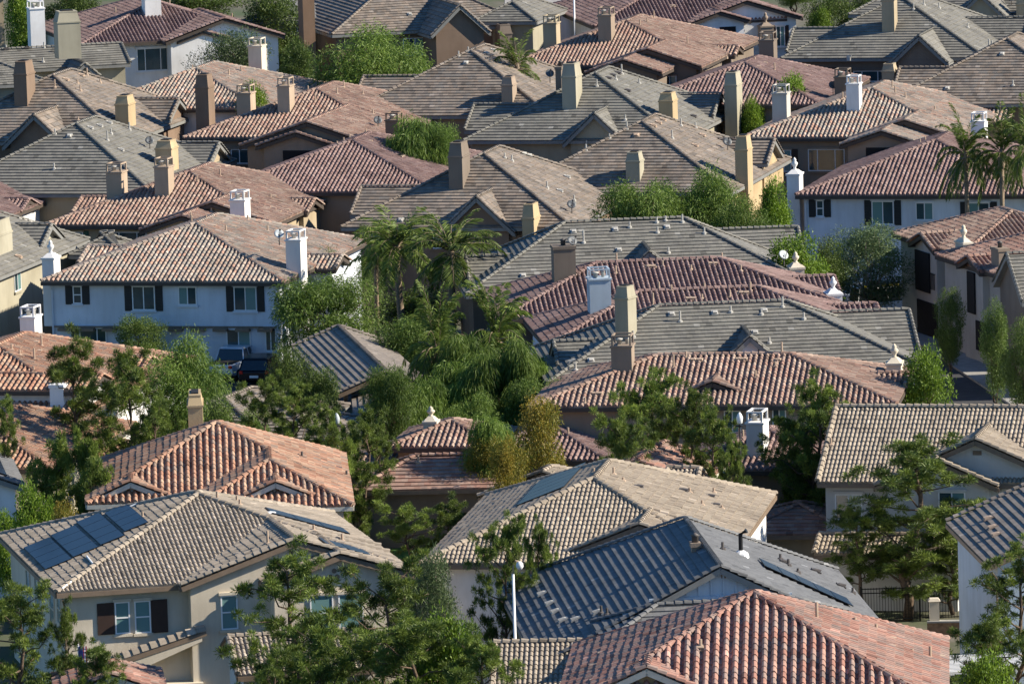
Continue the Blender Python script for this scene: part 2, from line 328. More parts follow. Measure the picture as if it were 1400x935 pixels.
class House:
    def __init__(s, name, label, anchor, a=-14, h=5.6, tile='s', tmat='t_brown', wall='w_tan', fascia='fascia_dark', loc=(0, 0), z=0.0, pitch=.333, ov=.42, group=None, cw=None):
        """anchor: where the photograph shows the point loc (local x, y) at height h over the plot"""
        s.a = R(a); s.h = h; s.t = pitch; s.ov = ov; s.tile = tile; s.tm = M[tmat]; s.wm = M[wall]; s.fm = M[fascia]; s.cw = cw
        P = at(anchor[0], anchor[1], h, z); ca, sa = math.cos(s.a), math.sin(s.a)
        s.O = Vector((P.x - ca * loc[0] + sa * loc[1], P.y - sa * loc[0] - ca * loc[1], P.z - h))
        s.root = empty(name, s.O, s.a); tag(s.root, label, 'house', group)
        s.w = []; s.roofV = []; s.roofQ = []; s.roofT = []; s.cap = []; s.capw = []; s.slab = MB(); s.wall = MB(); s.rakes = MB(); s.sc = FPX / P.y
        s.hm = MB()
    # local <-> world / pixels
    def L(s, P):
        d = Vector(P) - s.O; ca, sa = math.cos(s.a), math.sin(s.a)
        return Vector((d.x * ca + d.y * sa, -d.x * sa + d.y * ca, d.z))
    def W(s, p):
        ca, sa = math.cos(s.a), math.sin(s.a)
        return s.O + Vector((p[0] * ca - p[1] * sa, p[0] * sa + p[1] * ca, p[2]))
    def pix(s, p): return proj(s.W(p))
    def lray(s, px, py):
        d = ray(px, py); ca, sa = math.cos(s.a), math.sin(s.a)
        return s.L(CAM), Vector((d.x * ca + d.y * sa, -d.x * sa + d.y * ca, d.z))
    def on_y(s, px, py, y): o, d = s.lray(px, py); return o + d * ((y - o.y) / d.y)
    def on_x(s, px, py, x): o, d = s.lray(px, py); return o + d * ((x - o.x) / d.x)
    def on_z(s, px, py, z): o, d = s.lray(px, py); return o + d * ((z - o.z) / d.z)
    def rz(s, x, y):
        z = -9.
        for (x0, y0, Wd, Ln, ax, e0, e1, ez, t) in s.w:
            if x0 <= x <= x0 + Wd and y0 <= y <= y0 + Ln:
                a, b = x - x0, x0 + Wd - x; c, d = y - y0, y0 + Ln - y
                r = [a, b] if ax == 'y' else [c, d]
                if e0 == 'h': r.append(c if ax == 'y' else a)
                if e1 == 'h': r.append(d if ax == 'y' else b)
                z = max(z, ez + t * min(r))
        return z
    def on_roof(s, px, py):
        """where the sight line through a pixel meets the roof (or passes nearest above it)"""
        o, d = s.lray(px, py); Y = s.O.y; t = (Y - 25); best = (1e9, None)
        while t < Y + 45:
            p = o + d * t; z = s.rz(p.x, p.y)
            if p.z <= z: return p
            if p.z - z < best[0]: best = (p.z - z, Vector((p.x, p.y, z)))
            t += .03
        return best[1]
    # a wing: one rectangular hip or gable roof with the walls under it
    def wing(s, x0, y0, Wd, Ln, ax='y', e0='h', e1='h', dz=0.0, t=None, walls=True, tile=None, ov=None, wz0=-.6, rake=True):
        t = t or s.t; ez = s.h + dz; ov = s.ov if ov is None else ov; k = len(s.w) * .011
        s.cap = []; s.capw.append(s.cap); s.w.append((x0, y0, Wd, Ln, ax, e0, e1, ez, t)); x1, y1 = x0 + Wd, y0 + Ln
        half = (Wd if ax == 'y' else Ln) / 2; rh = ez + t * half; full = Ln if ax == 'y' else Wd
        i0 = half if e0 == 'h' else 0.0; i1 = half if e1 == 'h' else 0.0
        n = math.sqrt(1 + t * t); V = half * n
        if ax == 'y':
            ra, rb = Vector((x0 + half, y0 + i0, rh)), Vector((x0 + half, y1 - i1, rh))
        else:
            ra, rb = Vector((x0 + i0, y0 + half, rh)), Vector((x1 - i1, y0 + half, rh))
        P = []          # start, along, inward, U, in0, in1, back?
        if ax == 'y':
            P.append(((x0, y1), (0, -1), (1, 0), Ln, i1, i0)); P.append(((x1, y0), (0, 1), (-1, 0), Ln, i0, i1))
            if e0 == 'h': P.append(((x0, y0), (1, 0), (0, 1), Wd, half, half))
            if e1 == 'h': P.append(((x1, y1), (-1, 0), (0, -1), Wd, half, half))
        else:
            P.append(((x0, y0), (1, 0), (0, 1), Wd, i0, i1)); P.append(((x1, y1), (-1, 0), (0, -1), Wd, i1, i0))
            if e0 == 'h': P.append(((x0, y1), (0, -1), (1, 0), Ln, half, half))
            if e1 == 'h': P.append(((x1, y0), (0, 1), (-1, 0), Ln, half, half))
        for (st, al, inw, U, a0, a1) in P:
            p0 = Vector((st[0], st[1], ez)); du = Vector((*al, 0)); dv = Vector((inw[0], inw[1], t)) / n; nr = du.cross(dv)
            back = inw[1] < 0
            q = [p0, p0 + du * U, p0 + du * (U - a1) + dv * V, p0 + du * a0 + dv * V]
            if (q[2] - q[3]).length < .02: q = q[:3]
            lift = Vector((0, 0, -.03)); th = Vector((0, 0, -.21))
            s.slab.prism([v + th for v in q], [v + lift for v in q])
            if not back:
                A, Q, T = tile_plane(p0, du, dv, nr, U, a0, a1, V, tile or s.tile, s.cw)
                s.roofQ.append(Q + sum(len(v) for v in s.roofV)); s.roofV.append(A); s.roofT.append(T)
            else:
                m0 = np.array([v + nr * .03 for v in (q if len(q) == 4 else q + [q[2]])])
                s.roofQ.append(np.array([[0, 1, 2, 3]]) + sum(len(v) for v in s.roofV)); s.roofV.append(m0); s.roofT.append(np.array([.4]))
        up = Vector((0, 0, .05))
        if (rb - ra).length > .1: s.cap.append((ra + up, rb + up))
        cs = lambda x, y: Vector((x, y, ez + .03))
        if ax == 'y':
            for e, rr, yy in ((e0, ra, y0), (e1, rb, y1)):
                if e == 'h': s.cap += [(cs(x0, yy), rr + up), (cs(x1, yy), rr + up)]
                elif rake: s._rake(cs(x0, yy), rr, cs(x1, yy))
        else:
            for e, rr, xx in ((e0, ra, x0), (e1, rb, x1)):
                if e == 'h': s.cap += [(cs(xx, y0), rr + up), (cs(xx, y1), rr + up)]
                elif rake: s._rake(cs(xx, y0), rr, cs(xx, y1))
        # fascia / gutter along the eaves
        g = .07
        for (st, al, inw, U, a0, a1) in P:
            p0 = Vector((st[0], st[1], ez)); du = Vector((*al, 0)); o_ = -Vector((*inw, 0))
            s.rakes.prism([p0 + Vector((0, 0, -.24)) + o_ * .004, p0 + o_ * g + Vector((0, 0, -.24)), p0 + du * U + o_ * g + Vector((0, 0, -.24)), p0 + du * U + o_ * .004 + Vector((0, 0, -.24))],
                          [p0 + Vector((0, 0, -.045)) + o_ * .004, p0 + o_ * g + Vector((0, 0, -.045)), p0 + du * U + o_ * g + Vector((0, 0, -.045)), p0 + du * U + o_ * .004 + Vector((0, 0, -.045))])
        if walls:
            gx0 = ov if not (ax == 'x' and e0 == 'g') else .3; gx1 = ov if not (ax == 'x' and e1 == 'g') else .3
            gy0 = ov if not (ax == 'y' and e0 == 'g') else .3; gy1 = ov if not (ax == 'y' and e1 == 'g') else .3
            a, b, c, d = x0 + gx0 + k, x1 - gx1 - k, y0 + gy0 + k, y1 - gy1 - k
            zt = ez + ov * t - .12
            s.wall.box(a, b, c, d, wz0, zt)
            if ax == 'y' and 'g' in (e0, e1):
                ya = c if e0 == 'g' else y0 + half; yb = d if e1 == 'g' else y1 - half
                zz = zt + t * (b - a) / 2
                s.wall.prism([(a, ya, zt - .01), (b, ya, zt - .01), ((a + b) / 2, ya, zz)], [(a, yb, zt - .01), (b, yb, zt - .01), ((a + b) / 2, yb, zz)])
            if ax == 'x' and 'g' in (e0, e1):
                xa = a if e0 == 'g' else x0 + half; xb = b if e1 == 'g' else x1 - half
                zz = zt + t * (d - c) / 2
                s.wall.prism([(xa, c, zt - .01), (xa, (c + d) / 2, zz), (xa, d, zt - .01)], [(xb, c, zt - .01), (xb, (c + d) / 2, zz), (xb, d, zt - .01)])
        return s
    def _rake(s, p, r, q):
        up = Vector((0, 0, .05))
        s.cap += [(p + up, r + up), (q + up, r + up)]
        for a in (p, q):
            d = (r - a).normalized(); out = Vector((d.y, -d.x, 0)).normalized()
            m_ = (p + q) / 2
            o_ = (Vector((0, 1, 0)) if abs(d.x) > abs(d.y) else Vector((1, 0, 0))) 
            sgn = .0
            s.rakes.bar(a + Vector((0, 0, -.16)), r + Vector((0, 0, -.16)), .09, .22)
    def finish(s):
        s.slab_o = s.slab
        if s.roofV:
            V = np.concatenate(s.roofV); Q = np.concatenate(s.roofQ); T = np.concatenate(s.roofT)
            n0 = len(V)
            # slabs under the tiles go into the same mesh, as a second material
            sv = np.array(s.slab.v, np.float32); me = bpy.data.meshes.new('slab')
            s.roof = link('roof', np_mesh('roof', V, Q, [s.tm], T), s.root)
            s.slab.build('roof_deck', s.fm, s.roof)
            for cap in s.capw:
                if not cap: continue
                cv, cq, ct = caps(cap, .13 if s.tile != 'f' else .11); link('ridge_cap', np_mesh('ridge_cap', np.array(cv), np.array(cq), [s.tm], np.array(ct)), s.roof)
        if s.rakes.f: s.rakes.build('fascia', s.fm, s.roof)
        if s.wall.f: s.wall.build('wall', s.wm, s.root)
        return s
    # ---- things on the house
    def win(s, box, face='y', at_=0.0, style='slide', frame='frame', shut=None, glass='glass', sill=True, sgn=1):
        """window given by its outline in the photograph, set in the wall plane y = at_ (face 'y') or x = at_ (face 'x')"""
        f = s.on_y if face == 'y' else s.on_x
        xm, ym = (box[0] + box[2]) / 2, (box[1] + box[3]) / 2
        p = f(box[0], ym, at_); q = f(box[2], ym, at_); zt = f(xm, box[1], at_).z; zb = f(xm, box[3], at_).z
        u0, u1 = sorted(((p.x, q.x) if face == 'y' else (p.y, q.y)))
        def B(mb, a0, a1, n0, n1, z0, z1):   # n measured outward from the wall
            return mb.box(a0, a1, at_ - n1, at_ - n0, z0, z1) if face == 'y' else mb.box(min(at_ + sgn * n0, at_ + sgn * n1), max(at_ + sgn * n0, at_ + sgn * n1), a0, a1, z0, z1)
        w = .06
        fr = MB(); B(fr, u0, u1, -.04, .05, zt - w, zt); B(fr, u0, u1, -.04, .05, zb, zb + w)
        B(fr, u0, u0 + w, -.04, .05, zb + w + .001, zt - w - .001); B(fr, u1 - w, u1, -.04, .05, zb + w + .001, zt - w - .001)
        if style in ('slide', 'three'):
            n = 2 if style == 'slide' else 3
            for k in range(1, n):
                c = u0 + (u1 - u0) * (k / n if style == 'slide' else (.26, .74)[k - 1]); B(fr, c - .03, c + .03, -.03, .045, zb + w + .001, zt - w - .001)
        elif style == 'hung': c = (zt + zb) / 2; B(fr, u0 + w + .001, u1 - w - .001, -.03, .045, c - .03, c + .03)
        elif style == 'grid':
            c = (zt + zb) / 2; B(fr, u0 + w + .001, u1 - w - .001, -.03, .04, c - .02, c + .02); c = (u0 + u1) / 2; B(fr, c - .02, c + .02, -.03, .045, zb + w + .001, zt - w - .001)
        fo = fr.build('window', M[frame], s.root)
        g = MB(); B(g, u0 + .02, u1 - .02, -.10, .015, zb + .02, zt - .02); g.build('pane', M[glass], fo)
        if style == 'slide' and u1 - u0 > .6 and random.random() < .8:
            c = (u0 + u1) / 2; a0, a1 = (c + .035, u1 - w - .005) if random.random() < .7 else (u0 + w + .005, c - .035)
            g = MB(); B(g, a0, a1, -.02, .022, zb + w + .005, zt - w - .005); g.build('blind', M['blind'], fo)
        if sill:
            b = MB(); B(b, u0 - .08, u1 + .08, -.02, .12, zb - .12, zb - .004); b.build('sill', s.wm, fo)
            b = MB(); B(b, u0 - .08, u1 + .08, -.02, .11, zt + .004, zt + .13); b.build('lintel', s.wm, fo)
        if shut:
            sw = (u1 - u0) * (.42 if style != 'hung' else .5) if shut is not True else .45
            for a0, a1 in ((u0 - sw - .03, u0 - .03), (u1 + .03, u1 + sw + .03)):
                b = MB(); B(b, a0, a1, -.02, .045, zb - .05, zt + .05)
                for k in range(8):
                    zz = zb + (zt - zb) * (k + .2) / 8; B(b, a0 + .04, a1 - .04, .046, .06, zz, zz + (zt - zb) * .07)
                b.build('shutter', M[shut if isinstance(shut, str) else 'shutter'], fo)
        return fo
    def hole(s, box, face='y', at_=0.0, name='opening_shade', m='dark', out=.02):  # flat panel on the wall; the black default paints inner shade
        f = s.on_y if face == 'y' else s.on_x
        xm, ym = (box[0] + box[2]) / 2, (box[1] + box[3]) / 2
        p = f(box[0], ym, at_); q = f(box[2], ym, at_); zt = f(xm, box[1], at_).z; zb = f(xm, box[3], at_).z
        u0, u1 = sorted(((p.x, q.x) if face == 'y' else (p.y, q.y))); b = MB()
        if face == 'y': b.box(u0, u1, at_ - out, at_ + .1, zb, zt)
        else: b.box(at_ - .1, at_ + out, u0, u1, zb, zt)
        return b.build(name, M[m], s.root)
    def chimney(s, x0, x1, yt, yb, style='hood', wall=None, depth=1.3, y=None, trim=None, down=.9, rot=0.0):
        """chimney whose front face spans x0..x1 and yt..yb in the photograph; stands on the roof, or at local y"""
        m = M[wall] if wall else s.wm; xm = (x0 + x1) / 2
        p = s.on_roof(xm, yb) if y is None else s.on_y(xm, yb, y)
        pl = s.on_y(x0, yb, p.y).x; pr = s.on_y(x1, yb, p.y).x; zt = s.on_y(xm, yt, p.y).z; cx, cy = (pl + pr) / 2, p.y + depth / 2; w = pr - pl; zb = p.z - down; H = zt - p.z; n0 = len(bpy.data.objects)
        mb = MB()
        if style == 'hood':
            zs = zt - min(.95, H * .33); mb.box(cx - w / 2, cx + w / 2, cy - depth / 2, cy + depth / 2, zb, zs)
            mb.box(cx - w / 2 - .05, cx + w / 2 + .05, cy - depth / 2 - .05, cy + depth / 2 + .05, zs + .001, zs + .10)
            mb.frustum(cx, cy, zs + .101, zt - .10, w, depth, w * .80, depth * .80); mb.box(cx - w * .41, cx + w * .41, cy - depth * .41, cy + depth * .41, zt - .099, zt)
            o = mb.build('chimney', m, s.root)
            b = MB(); b.box(cx - w * .25, cx + w * .25, cy - depth * .25, cy + depth * .25, zt + .001, zt + .06); b.build('flue', M['dark'], o)
        elif style == 'cage':
            zs = zt - min(.62, H * .42); mb.box(cx - w / 2, cx + w / 2, cy - depth / 2, cy + depth / 2, zb, zs)
            mb.box(cx - w / 2 - .06, cx + w / 2 + .06, cy - depth / 2 - .06, cy + depth / 2 + .06, zs + .001, zs + .09)
            o = mb.build('chimney', m, s.root); b = MB(); e = .045
            X0, X1, Y0, Y1 = cx - w / 2 + .02, cx + w / 2 - .02, cy - depth / 2 + .02, cy + depth / 2 - .02
            for xx in (X0, X1 - 2 * e):
                for yy in (Y0, Y1 - 2 * e): b.box(xx, xx + 2 * e, yy, yy + 2 * e, zs + .091, zt - .081)
            b.box(X0, X1, Y0, Y0 + 2 * e, zt - .08, zt); b.box(X0, X1, Y1 - 2 * e, Y1, zt - .08, zt)
            b.box(X0, X0 + 2 * e, Y0 + 2 * e + .001, Y1 - 2 * e - .001, zt - .08, zt); b.box(X1 - 2 * e, X1, Y0 + 2 * e + .001, Y1 - 2 * e - .001, zt - .08, zt)
            b.build('cage', M[trim] if trim else m, o)
            b = MB(); b.lathe(cx - w * .15, cy, [(.13, zs + .09), (.13, zs + .3), (.2, zs + .32), (.2, zs + .38), (.05, zs + .42)], 10); b.lathe(cx + w * .22, cy + .1, [(.09, zs + .09), (.09, zs + .36), (.13, zs + .4)], 8)
            b.build('flue', M['metal'], o, True)
        elif style == 'urn':
            zs = zt - min(1.0, H * .62); mb.box(cx - w / 2, cx + w / 2, cy - depth / 2, cy + depth / 2, zb, zs - .12)
            mb.box(cx - w / 2 - .06, cx + w / 2 + .06, cy - depth / 2 - .06, cy + depth / 2 + .06, zs - .119, zs); mb.frustum(cx, cy, zs + .001, zs + .22, w * .96, depth * .96, w * .4, depth * .4)
            o = mb.build('chimney', m, s.root); b = MB(); k = (zt - zs - .2)
            b.lathe(cx, cy, [(.17, zs + .2), (.1, zs + .2 + k * .12), (.09, zs + .2 + k * .2), (.2, zs + .2 + k * .42), (.22, zs + .2 + k * .55), (.1, zs + .2 + k * .72), (.13, zs + .2 + k * .8), (.03, zs + .2 + k)], 12)
            b.build('finial', m, o, True)
        else:
            mb.box(cx - w / 2, cx + w / 2, cy - depth / 2, cy + depth / 2, zb, zt - .18); mb.box(cx - w / 2 - .05, cx + w / 2 + .05, cy - depth / 2 - .05, cy + depth / 2 + .05, zt - .179, zt)
            o = mb.build('chimney', m, s.root)
            b = MB(); b.lathe(cx, cy, [(.14, zt), (.14, zt + .25), (.2, zt + .28), (.03, zt + .4)], 10); b.build('flue', M['pipe_dark'], o, True)
        if rot:
            o.matrix_local = Matrix.Translation((cx, cy, 0)) @ Matrix.Rotation(R(rot), 4, 'Z') @ Matrix.Translation((-cx, -cy, 0))
        return o
    def pipe(s, px, py, hpx, r=.06, m='pipe_tan', cap=False):
        p = s.on_roof(px, py); H = hpx / s.sc; b = MB()
        b.lathe(p.x, p.y, [(r * 2.6, p.z - .05), (r * 2.4, p.z + .10), (r, p.z + .14), (r, p.z + H)] + ([(r * 1.7, p.z + H + .01), (r * 1.7, p.z + H + .12), (r * .4, p.z + H + .18)] if cap else []), 8)
        return b.build('vent_pipe', M[m], s.root, False)
    def vent(s, px, py, m='pipe_tan', w=.5):
        """low roof vent: a curved hood on a flashing plate lying on the slope"""
        p = s.on_roof(px, py); e = .15; w = w * (.72 if m == 'metal' else .9)
        n = Vector((s.rz(p.x - e, p.y) - s.rz(p.x + e, p.y), s.rz(p.x, p.y - e) - s.rz(p.x, p.y + e), 2 * e)).normalized()
        dn = Vector((n.x, n.y, 0)); dn = (dn - n * dn.dot(n)).normalized(); sd = n.cross(dn); c = p + n * .08
        b = MB(); q = lambda a, d, z: c + sd * a + dn * d + n * z
        b.prism([q(-w / 2, .22, -.04), q(w / 2, .22, -.04), q(w / 2, -.22, -.04), q(-w / 2, -.22, -.04)], [q(-w / 2, .22, .02), q(w / 2, .22, .02), q(w / 2, -.22, .02), q(-w / 2, -.22, .02)])
        b.prism([q(-w * .36, .16, .021), q(w * .36, .16, .021), q(w * .36, -.16, .021), q(-w * .36, -.16, .021)], [q(-w * .28, .18, .12), q(w * .28, .18, .12), q(w * .28, -.08, .07), q(-w * .28, -.08, .07)])
        return b.build('roof_vent', M[m], s.root)
    def dish(s, px, py, m='iron_gray', r=.3, face=(.3, -.6, .5), base=None):
        p = s.on_roof(px, py) if base is None else Vector(base); c = p + Vector((0, 0, .6)); f = Vector(face).normalized()
        u = f.cross(Vector((0, 0, 1))).normalized(); w = u.cross(f); b = MB(); V = []; n = 14
        for j, (rr, dd) in enumerate(((0.02, -.10), (.5, -.07), (1., 0), (1., -.03), (.5, -.11), (.02, -.14))):
            for k in range(n): a = 2 * math.pi * k / n; b.v.append(tuple(c + (u * math.cos(a) + w * math.sin(a)) * rr * r + f * dd))
        for j in range(5):
            for k in range(n): b.f.append((j * n + k, j * n + (k + 1) % n, (j + 1) * n + (k + 1) % n, (j + 1) * n + k))
        o = b.build('satellite_dish', M[m], s.root, True)
        g = MB(); g.tube([p - Vector((0, 0, .1)), p + Vector((0, 0, .5)), c - f * .1], .03); g.tube([c - w * r * .9, c + f * .4], .02); g.box(*[v for i in range(3) for v in ((c + f * .42)[i] - .05, (c + f * .42)[i] + .05)])
        g.build('arm', M['pipe_dark'], o)
        return o
    def solve_hip(s, FL, A, guess=8.0):
        """half width and pitch of the front hip from the pixel of its front apex"""
        d, t = guess, s.t
        for _ in range(40):
            p = s.pix((d, d, s.h + t * d)); d += (A[0] - p[0]) / s.sc / 1.2; t += -(A[1] - p[1]) / s.sc / max(d, 1)
            t = max(.05, min(.9, t))
        return d, t
def on_slope(s, px, py, x0, W, side):
    """point of the left ('l') or right ('r') slope of a wing x0..x0+W seen at a pixel"""
    o, d = s.lray(px, py)      # z = h + t (x - x0)  or  h + t (x0 + W - x)
    k = s.t if side == 'l' else -s.t; c = s.h - s.t * x0 if side == 'l' else s.h + s.t * (x0 + W)
    return o + d * ((c + k * o.x - o.z) / (d.z - k * d.x))
def solar_slope(s, a, b, ya, yb, n, x0, W, side):
    """n modules in a row between local x = a..b and y = ya..yb of a side slope"""
    zf = (lambda x: s.h + s.t * (x - x0)) if side == 'l' else (lambda x: s.h + s.t * (x0 + W - x)); nm = Vector((-s.t if side == 'l' else s.t, 0, 1)).normalized()
    for k in range(n):
        u = ya + (yb - ya) * k / n + .012; v = ya + (yb - ya) * (k + 1) / n - .012
        q = lambda m, z: [Vector((x, y, zf(x))) + nm * z for x, y in ((a + m, u + m), (b - m, u + m), (b - m, v - m), (a + m, v - m))]
        o = MB().prism(q(0, .12), q(0, .15)).build('solar_panel', M['solar_frame'], s.root)
        MB().prism(q(.015, .145), q(.015, .156)).build('cell_glass', M['solar'], o)
init_mats()
# ---------------------------------------------------------------- house kinds
def ygable(s, peak, w, z=None, start=None, length=6.0, t=None, eave=None, **kw):
    """front-facing gable wing whose peak the photograph shows at pixel peak"""
    t = t or s.t
    if start is not None: p = s.on_roof(*start); z = p.z
    elif z is None: z = (eave if eave is not None else s.h) + t * w
    q = s.on_z(peak[0], peak[1], z)
    if start is not None: length = max(.6, p.y - q.y) + .5
    s.wing(q.x - w, q.y, 2 * w, length, 'y', 'g', 'g', dz=z - t * w - s.h, t=t, **kw); return q
def xgable(s, end, w, start=None, z=None, inner=None, side=1, t=None, eave=None, e='g', **kw):
    """gable wing running sideways, ridge end at pixel end"""
    t = t or s.t
    if start is not None: p = s.on_roof(*start); z = p.z
    elif z is None: z = (eave if eave is not None else s.h) + t * w
    q = s.on_z(end[0], end[1], z); xi = inner if inner is not None else p.x - side * 1.5
    x0, x1 = sorted((q.x, xi)); s.wing(x0, q.y - w, x1 - x0, 2 * w, 'x', 'g' if side > 0 else e, e if side > 0 else 'g', dz=z - t * w - s.h, t=t, **kw); return q
def tile_house(name, label, apex, a=-14, h=5.6, tmat='t_brown', wall='w_tan', W=15.0, Lr=4.6, t=.338, group='tile roofed houses of the tract', hip2=None, peak2=None, peak1=None, w1=2.8, right=None, rw=2.6, front=None, **kw):
    d = W / 2
    s = House(name, label, apex, a=a, h=h + t * d, tmat=tmat, wall=wall, loc=(d, d), pitch=t, group=group, **kw); s.h = h
    s.wing(0, 0, W, W + Lr)
    if hip2:
        best = min((abs(s.pix((W - m, m, s.h + t * m))[0] - hip2), m) for m in [k * .02 for k in range(20, int(50 * d))]); m = best[1]
        z = s.h + t * m
        q = s.on_z(peak2[0], peak2[1], z); s.wing(W - 2 * m, q.y, 2 * m + .05, m - q.y + .8, 'y', 'g', 'g', dz=.0, t=t); s.y2 = q.y + .3
    if peak1: q = ygable(s, peak1, w1, length=4.0); s.y1 = q.y + .3
    if right: xgable(s, right[1], rw, start=right[0])
    for cx_ in (s.ov + .12, W - s.ov - .12):
        b = MB(); b.tube([(cx_, -.03, s.h - .2), (cx_, s.ov - .08, s.h - .55), (cx_, s.ov - .06, .1)], .045); b.build('downspout', s.wm, s.root)
    s.d = d; s.W_ = W
    return s
def shake_house(name, label, apex, a=-14, tmat='t_gray', wall='w_grayolive', W=15.0, Lr=4.3, t=.505, group='shingle roofed houses of the tract', dormer=None, dw=2.2, right=None, rw=2.6, left=None, lw=2.9, **kw):
    d = W / 2
    s = House(name, label, apex, a=a, h=5.6 + t * d, tile='f', tmat=tmat, wall=wall, fascia='fascia_gray', loc=(d, d), pitch=t, group=group, **kw); s.h = 5.6
    s.wing(0, 0, W, W + Lr)
    if left: xgable(s, left, lw, side=-1, inner=d)
    if right: xgable(s, right[1], rw, start=right[0])
    if dormer: ygable(s, dormer[1], dw, start=dormer[0], t=.95)
    s.d = d
    return s
# ================================================================ the tract, back to front
GT, GS, GF = 'clay tile roofed houses of the tract', 'grey shingle roofed houses of the tract', 'houses of the near row'
def vents(s, *pts, m='pipe_tan', w=.5):
    for p in pts: s.vent(*p, m=m, w=w)
def pipes(s, *pts, m='pipe_tan', r=.055):
    for p in pts: s.pipe(*p, r=r, m=m)

# ---- the farthest row
s = House('tile_house', 'white house with maroon clay tile roof and three-pane window at the upper left edge', (111, 62), a=15, tmat='t_maroon', wall='w_white', pitch=.338, group=GT)
s.wing(0, 0, 14.2, 18.5); ygable(s, (307, 26), 4.6, length=9, z=5.6 + .338 * 4.6); ygable(s, (278, 43), 2.0, length=4)
s.win((187, 66, 231, 97), at_=s.ov, style='three'); s.chimney(199, 221, -14, 24, 'hood', 'w_white'); s.chimney(42, 62, 2, 42, 'cage', 'w_white', y=8, down=4)
pipes(s, (158, 20, 10), (232, 5, 9), (317, 20, 9)); s.finish()
s = House('shingle_house', 'grey-brown shingle house with tall rust chimney at the top, behind a round tree', (454, 48), a=15, tile='f', tmat='t_graybrown', wall='w_brown', fascia='fascia_gray', pitch=.5, group=GS)
s.wing(0, 0, 15.5, 20); ygable(s, (629, 8), 2.3, start=(618, -4), t=.95); s.chimney(417, 433, -20, 100, 'plain', 'w_rust', y=1.5, depth=1.6, down=2)
s.chimney(684, 701, 34, 75, 'hood', 'w_darktaupe', y=-1.5, down=3)
s.win((551, 52, 584, 76), at_=s.ov, style='slide'); s.hole((600, 51, 661, 82), at_=s.ov - .02); vents(s, (560, 21), m='metal'); s.finish()
s = House('tile_house', 'white walled house with maroon tile roof and two stepped gables at the top edge', (812, 37), a=10, tmat='t_maroon', wall='w_white', pitch=.338, group=GT)
s.wing(0, 0, 15, 19.6); q = ygable(s, (1021, 2), 4.3, length=9, z=5.6 + .338 * 4.3); y2 = q.y + .3; q = ygable(s, (985, 17), 2.3, length=4)
s.win((1061, 36, 1073, 64), at_=y2, style='slide', shut='shutter_brown'); s.hole((984, 37, 1006, 45), at_=q.y + .3); s.chimney(1041, 1058, 18, 48, 'urn', 'w_taupe', y=y2 - 1.2); vents(s, (920, 10), m='pipe_tan'); s.finish()
s = shake_house('shingle_house', 'grey shingle house with a shaded olive gable cropped by the top right corner', (1316, -60), tmat='t_gray', wall='w_grayolive', group=GS, dormer=((1351, -18), (1340, -8)), dw=2.1)
s.chimney(1390, 1402, -10, 47, 'hood', 'w_khaki', y=-1.0, down=3); s.dish(1383, 8); s.finish()
s = shake_house('shingle_house', 'small pale grey two storey house with one sash window, far left of the rust chimney', (385, 8), tmat='t_slate', wall='w_gray', W=5.0, Lr=4, t=.4, group=GS)
s.win((399, 27, 407, 48), at_=s.ov, style='hung'); s.finish()
s = House('tile_house', 'tan house cropped by the top left corner beside a green shrub', (-60, -4), a=15, tmat='t_brown', wall='w_khaki', pitch=.338, group=GT); s.wing(0, 0, 4.3, 8); s.finish()
s = shake_house('shingle_house', 'grey shingle roof corner at the top, between the brown gable house and the pale road', (700, 4), tmat='t_gray', wall='w_grayolive', W=5, Lr=5, t=.5, group=GS); s.finish()
s = House('shingle_house', 'large grey shingle house at the left edge with an olive hooded chimney', (37, 38), a=15, h=5.6 + .42 * 8, tile='f', tmat='t_gray', wall='w_grayolive', fascia='fascia_gray', loc=(8, 8), pitch=.42, group=GS); s.h = 5.6
s.wing(-9, 0, 17, 16, 'x'); xgable(s, (166, 60), 3.0, inner=3); ygable(s, (116, 87), 1.1, start=(86, 80), t=.95); s.chimney(80, 111, 16, 64, 'hood', 'w_grayolive', depth=1.6, y=6.2)
vents(s, (8, 51), (36, 49), (95, 71), m='pipe_dark'); pipes(s, (60, 58, 8), (77, 73, 9), (59, 86, 7), (8, 62, 7), m='metal'); s.finish()

# ---- second row
s = shake_house('shingle_house', 'grey shingle house with small olive gable, in front of the cropped top right gable', (1231, -4), tmat='t_gray', wall='w_darktaupe', group=GS, dormer=((1266, 40), (1256, 50)), dw=2.1, left=(1085, 40), right=((1321, 26), (1408, 25)))
s.chimney(1206, 1223, -16, 45, 'hood', 'w_khaki'); s.win((1167, 97, 1212, 112), at_=s.ov, style='three'); s.hole((1105, 93, 1165, 112), at_=s.ov - .03)
pipes(s, (1249, 14, 9), (1263, 8, 10), (1284, 12, 8), (1323, 39, 7), m='metal'); vents(s, (1161, 80), m='metal'); s.finish()
s = tile_house('tile_house', 'brown tile house with dark taupe walls and stepped gables, below the two white gables', (856, 30), tmat='t_brown', wall='w_darktaupe', hip2=907, peak2=(893.5, 68), peak1=(852, 83), right=((977, 64), (1010, 64)), rw=1.6, group=GT)
s.chimney(818, 836, 11, 59, 'cage', 'w_taupe'); s.chimney(743, 761, 22, 66, 'cage', 'w_khaki', y=5.2, down=3); pipes(s, (875, 37, 10), (885, 33, 8), (894, 27, 12), (940, 62, 12), (993, 80, 8)); vents(s, (910, 36), (902, 46), (966, 56), (978, 68), (956, 74)); s.win((906, 104, 925, 118), at_=s.y2); s.finish()
s = shake_house('shingle_house', 'grey-brown shingle house with plain front hip beside the feathery palm, upper centre', (643, 70), tmat='t_graybrown', wall='w_taupe', group=GS, left=(497, 105.5))
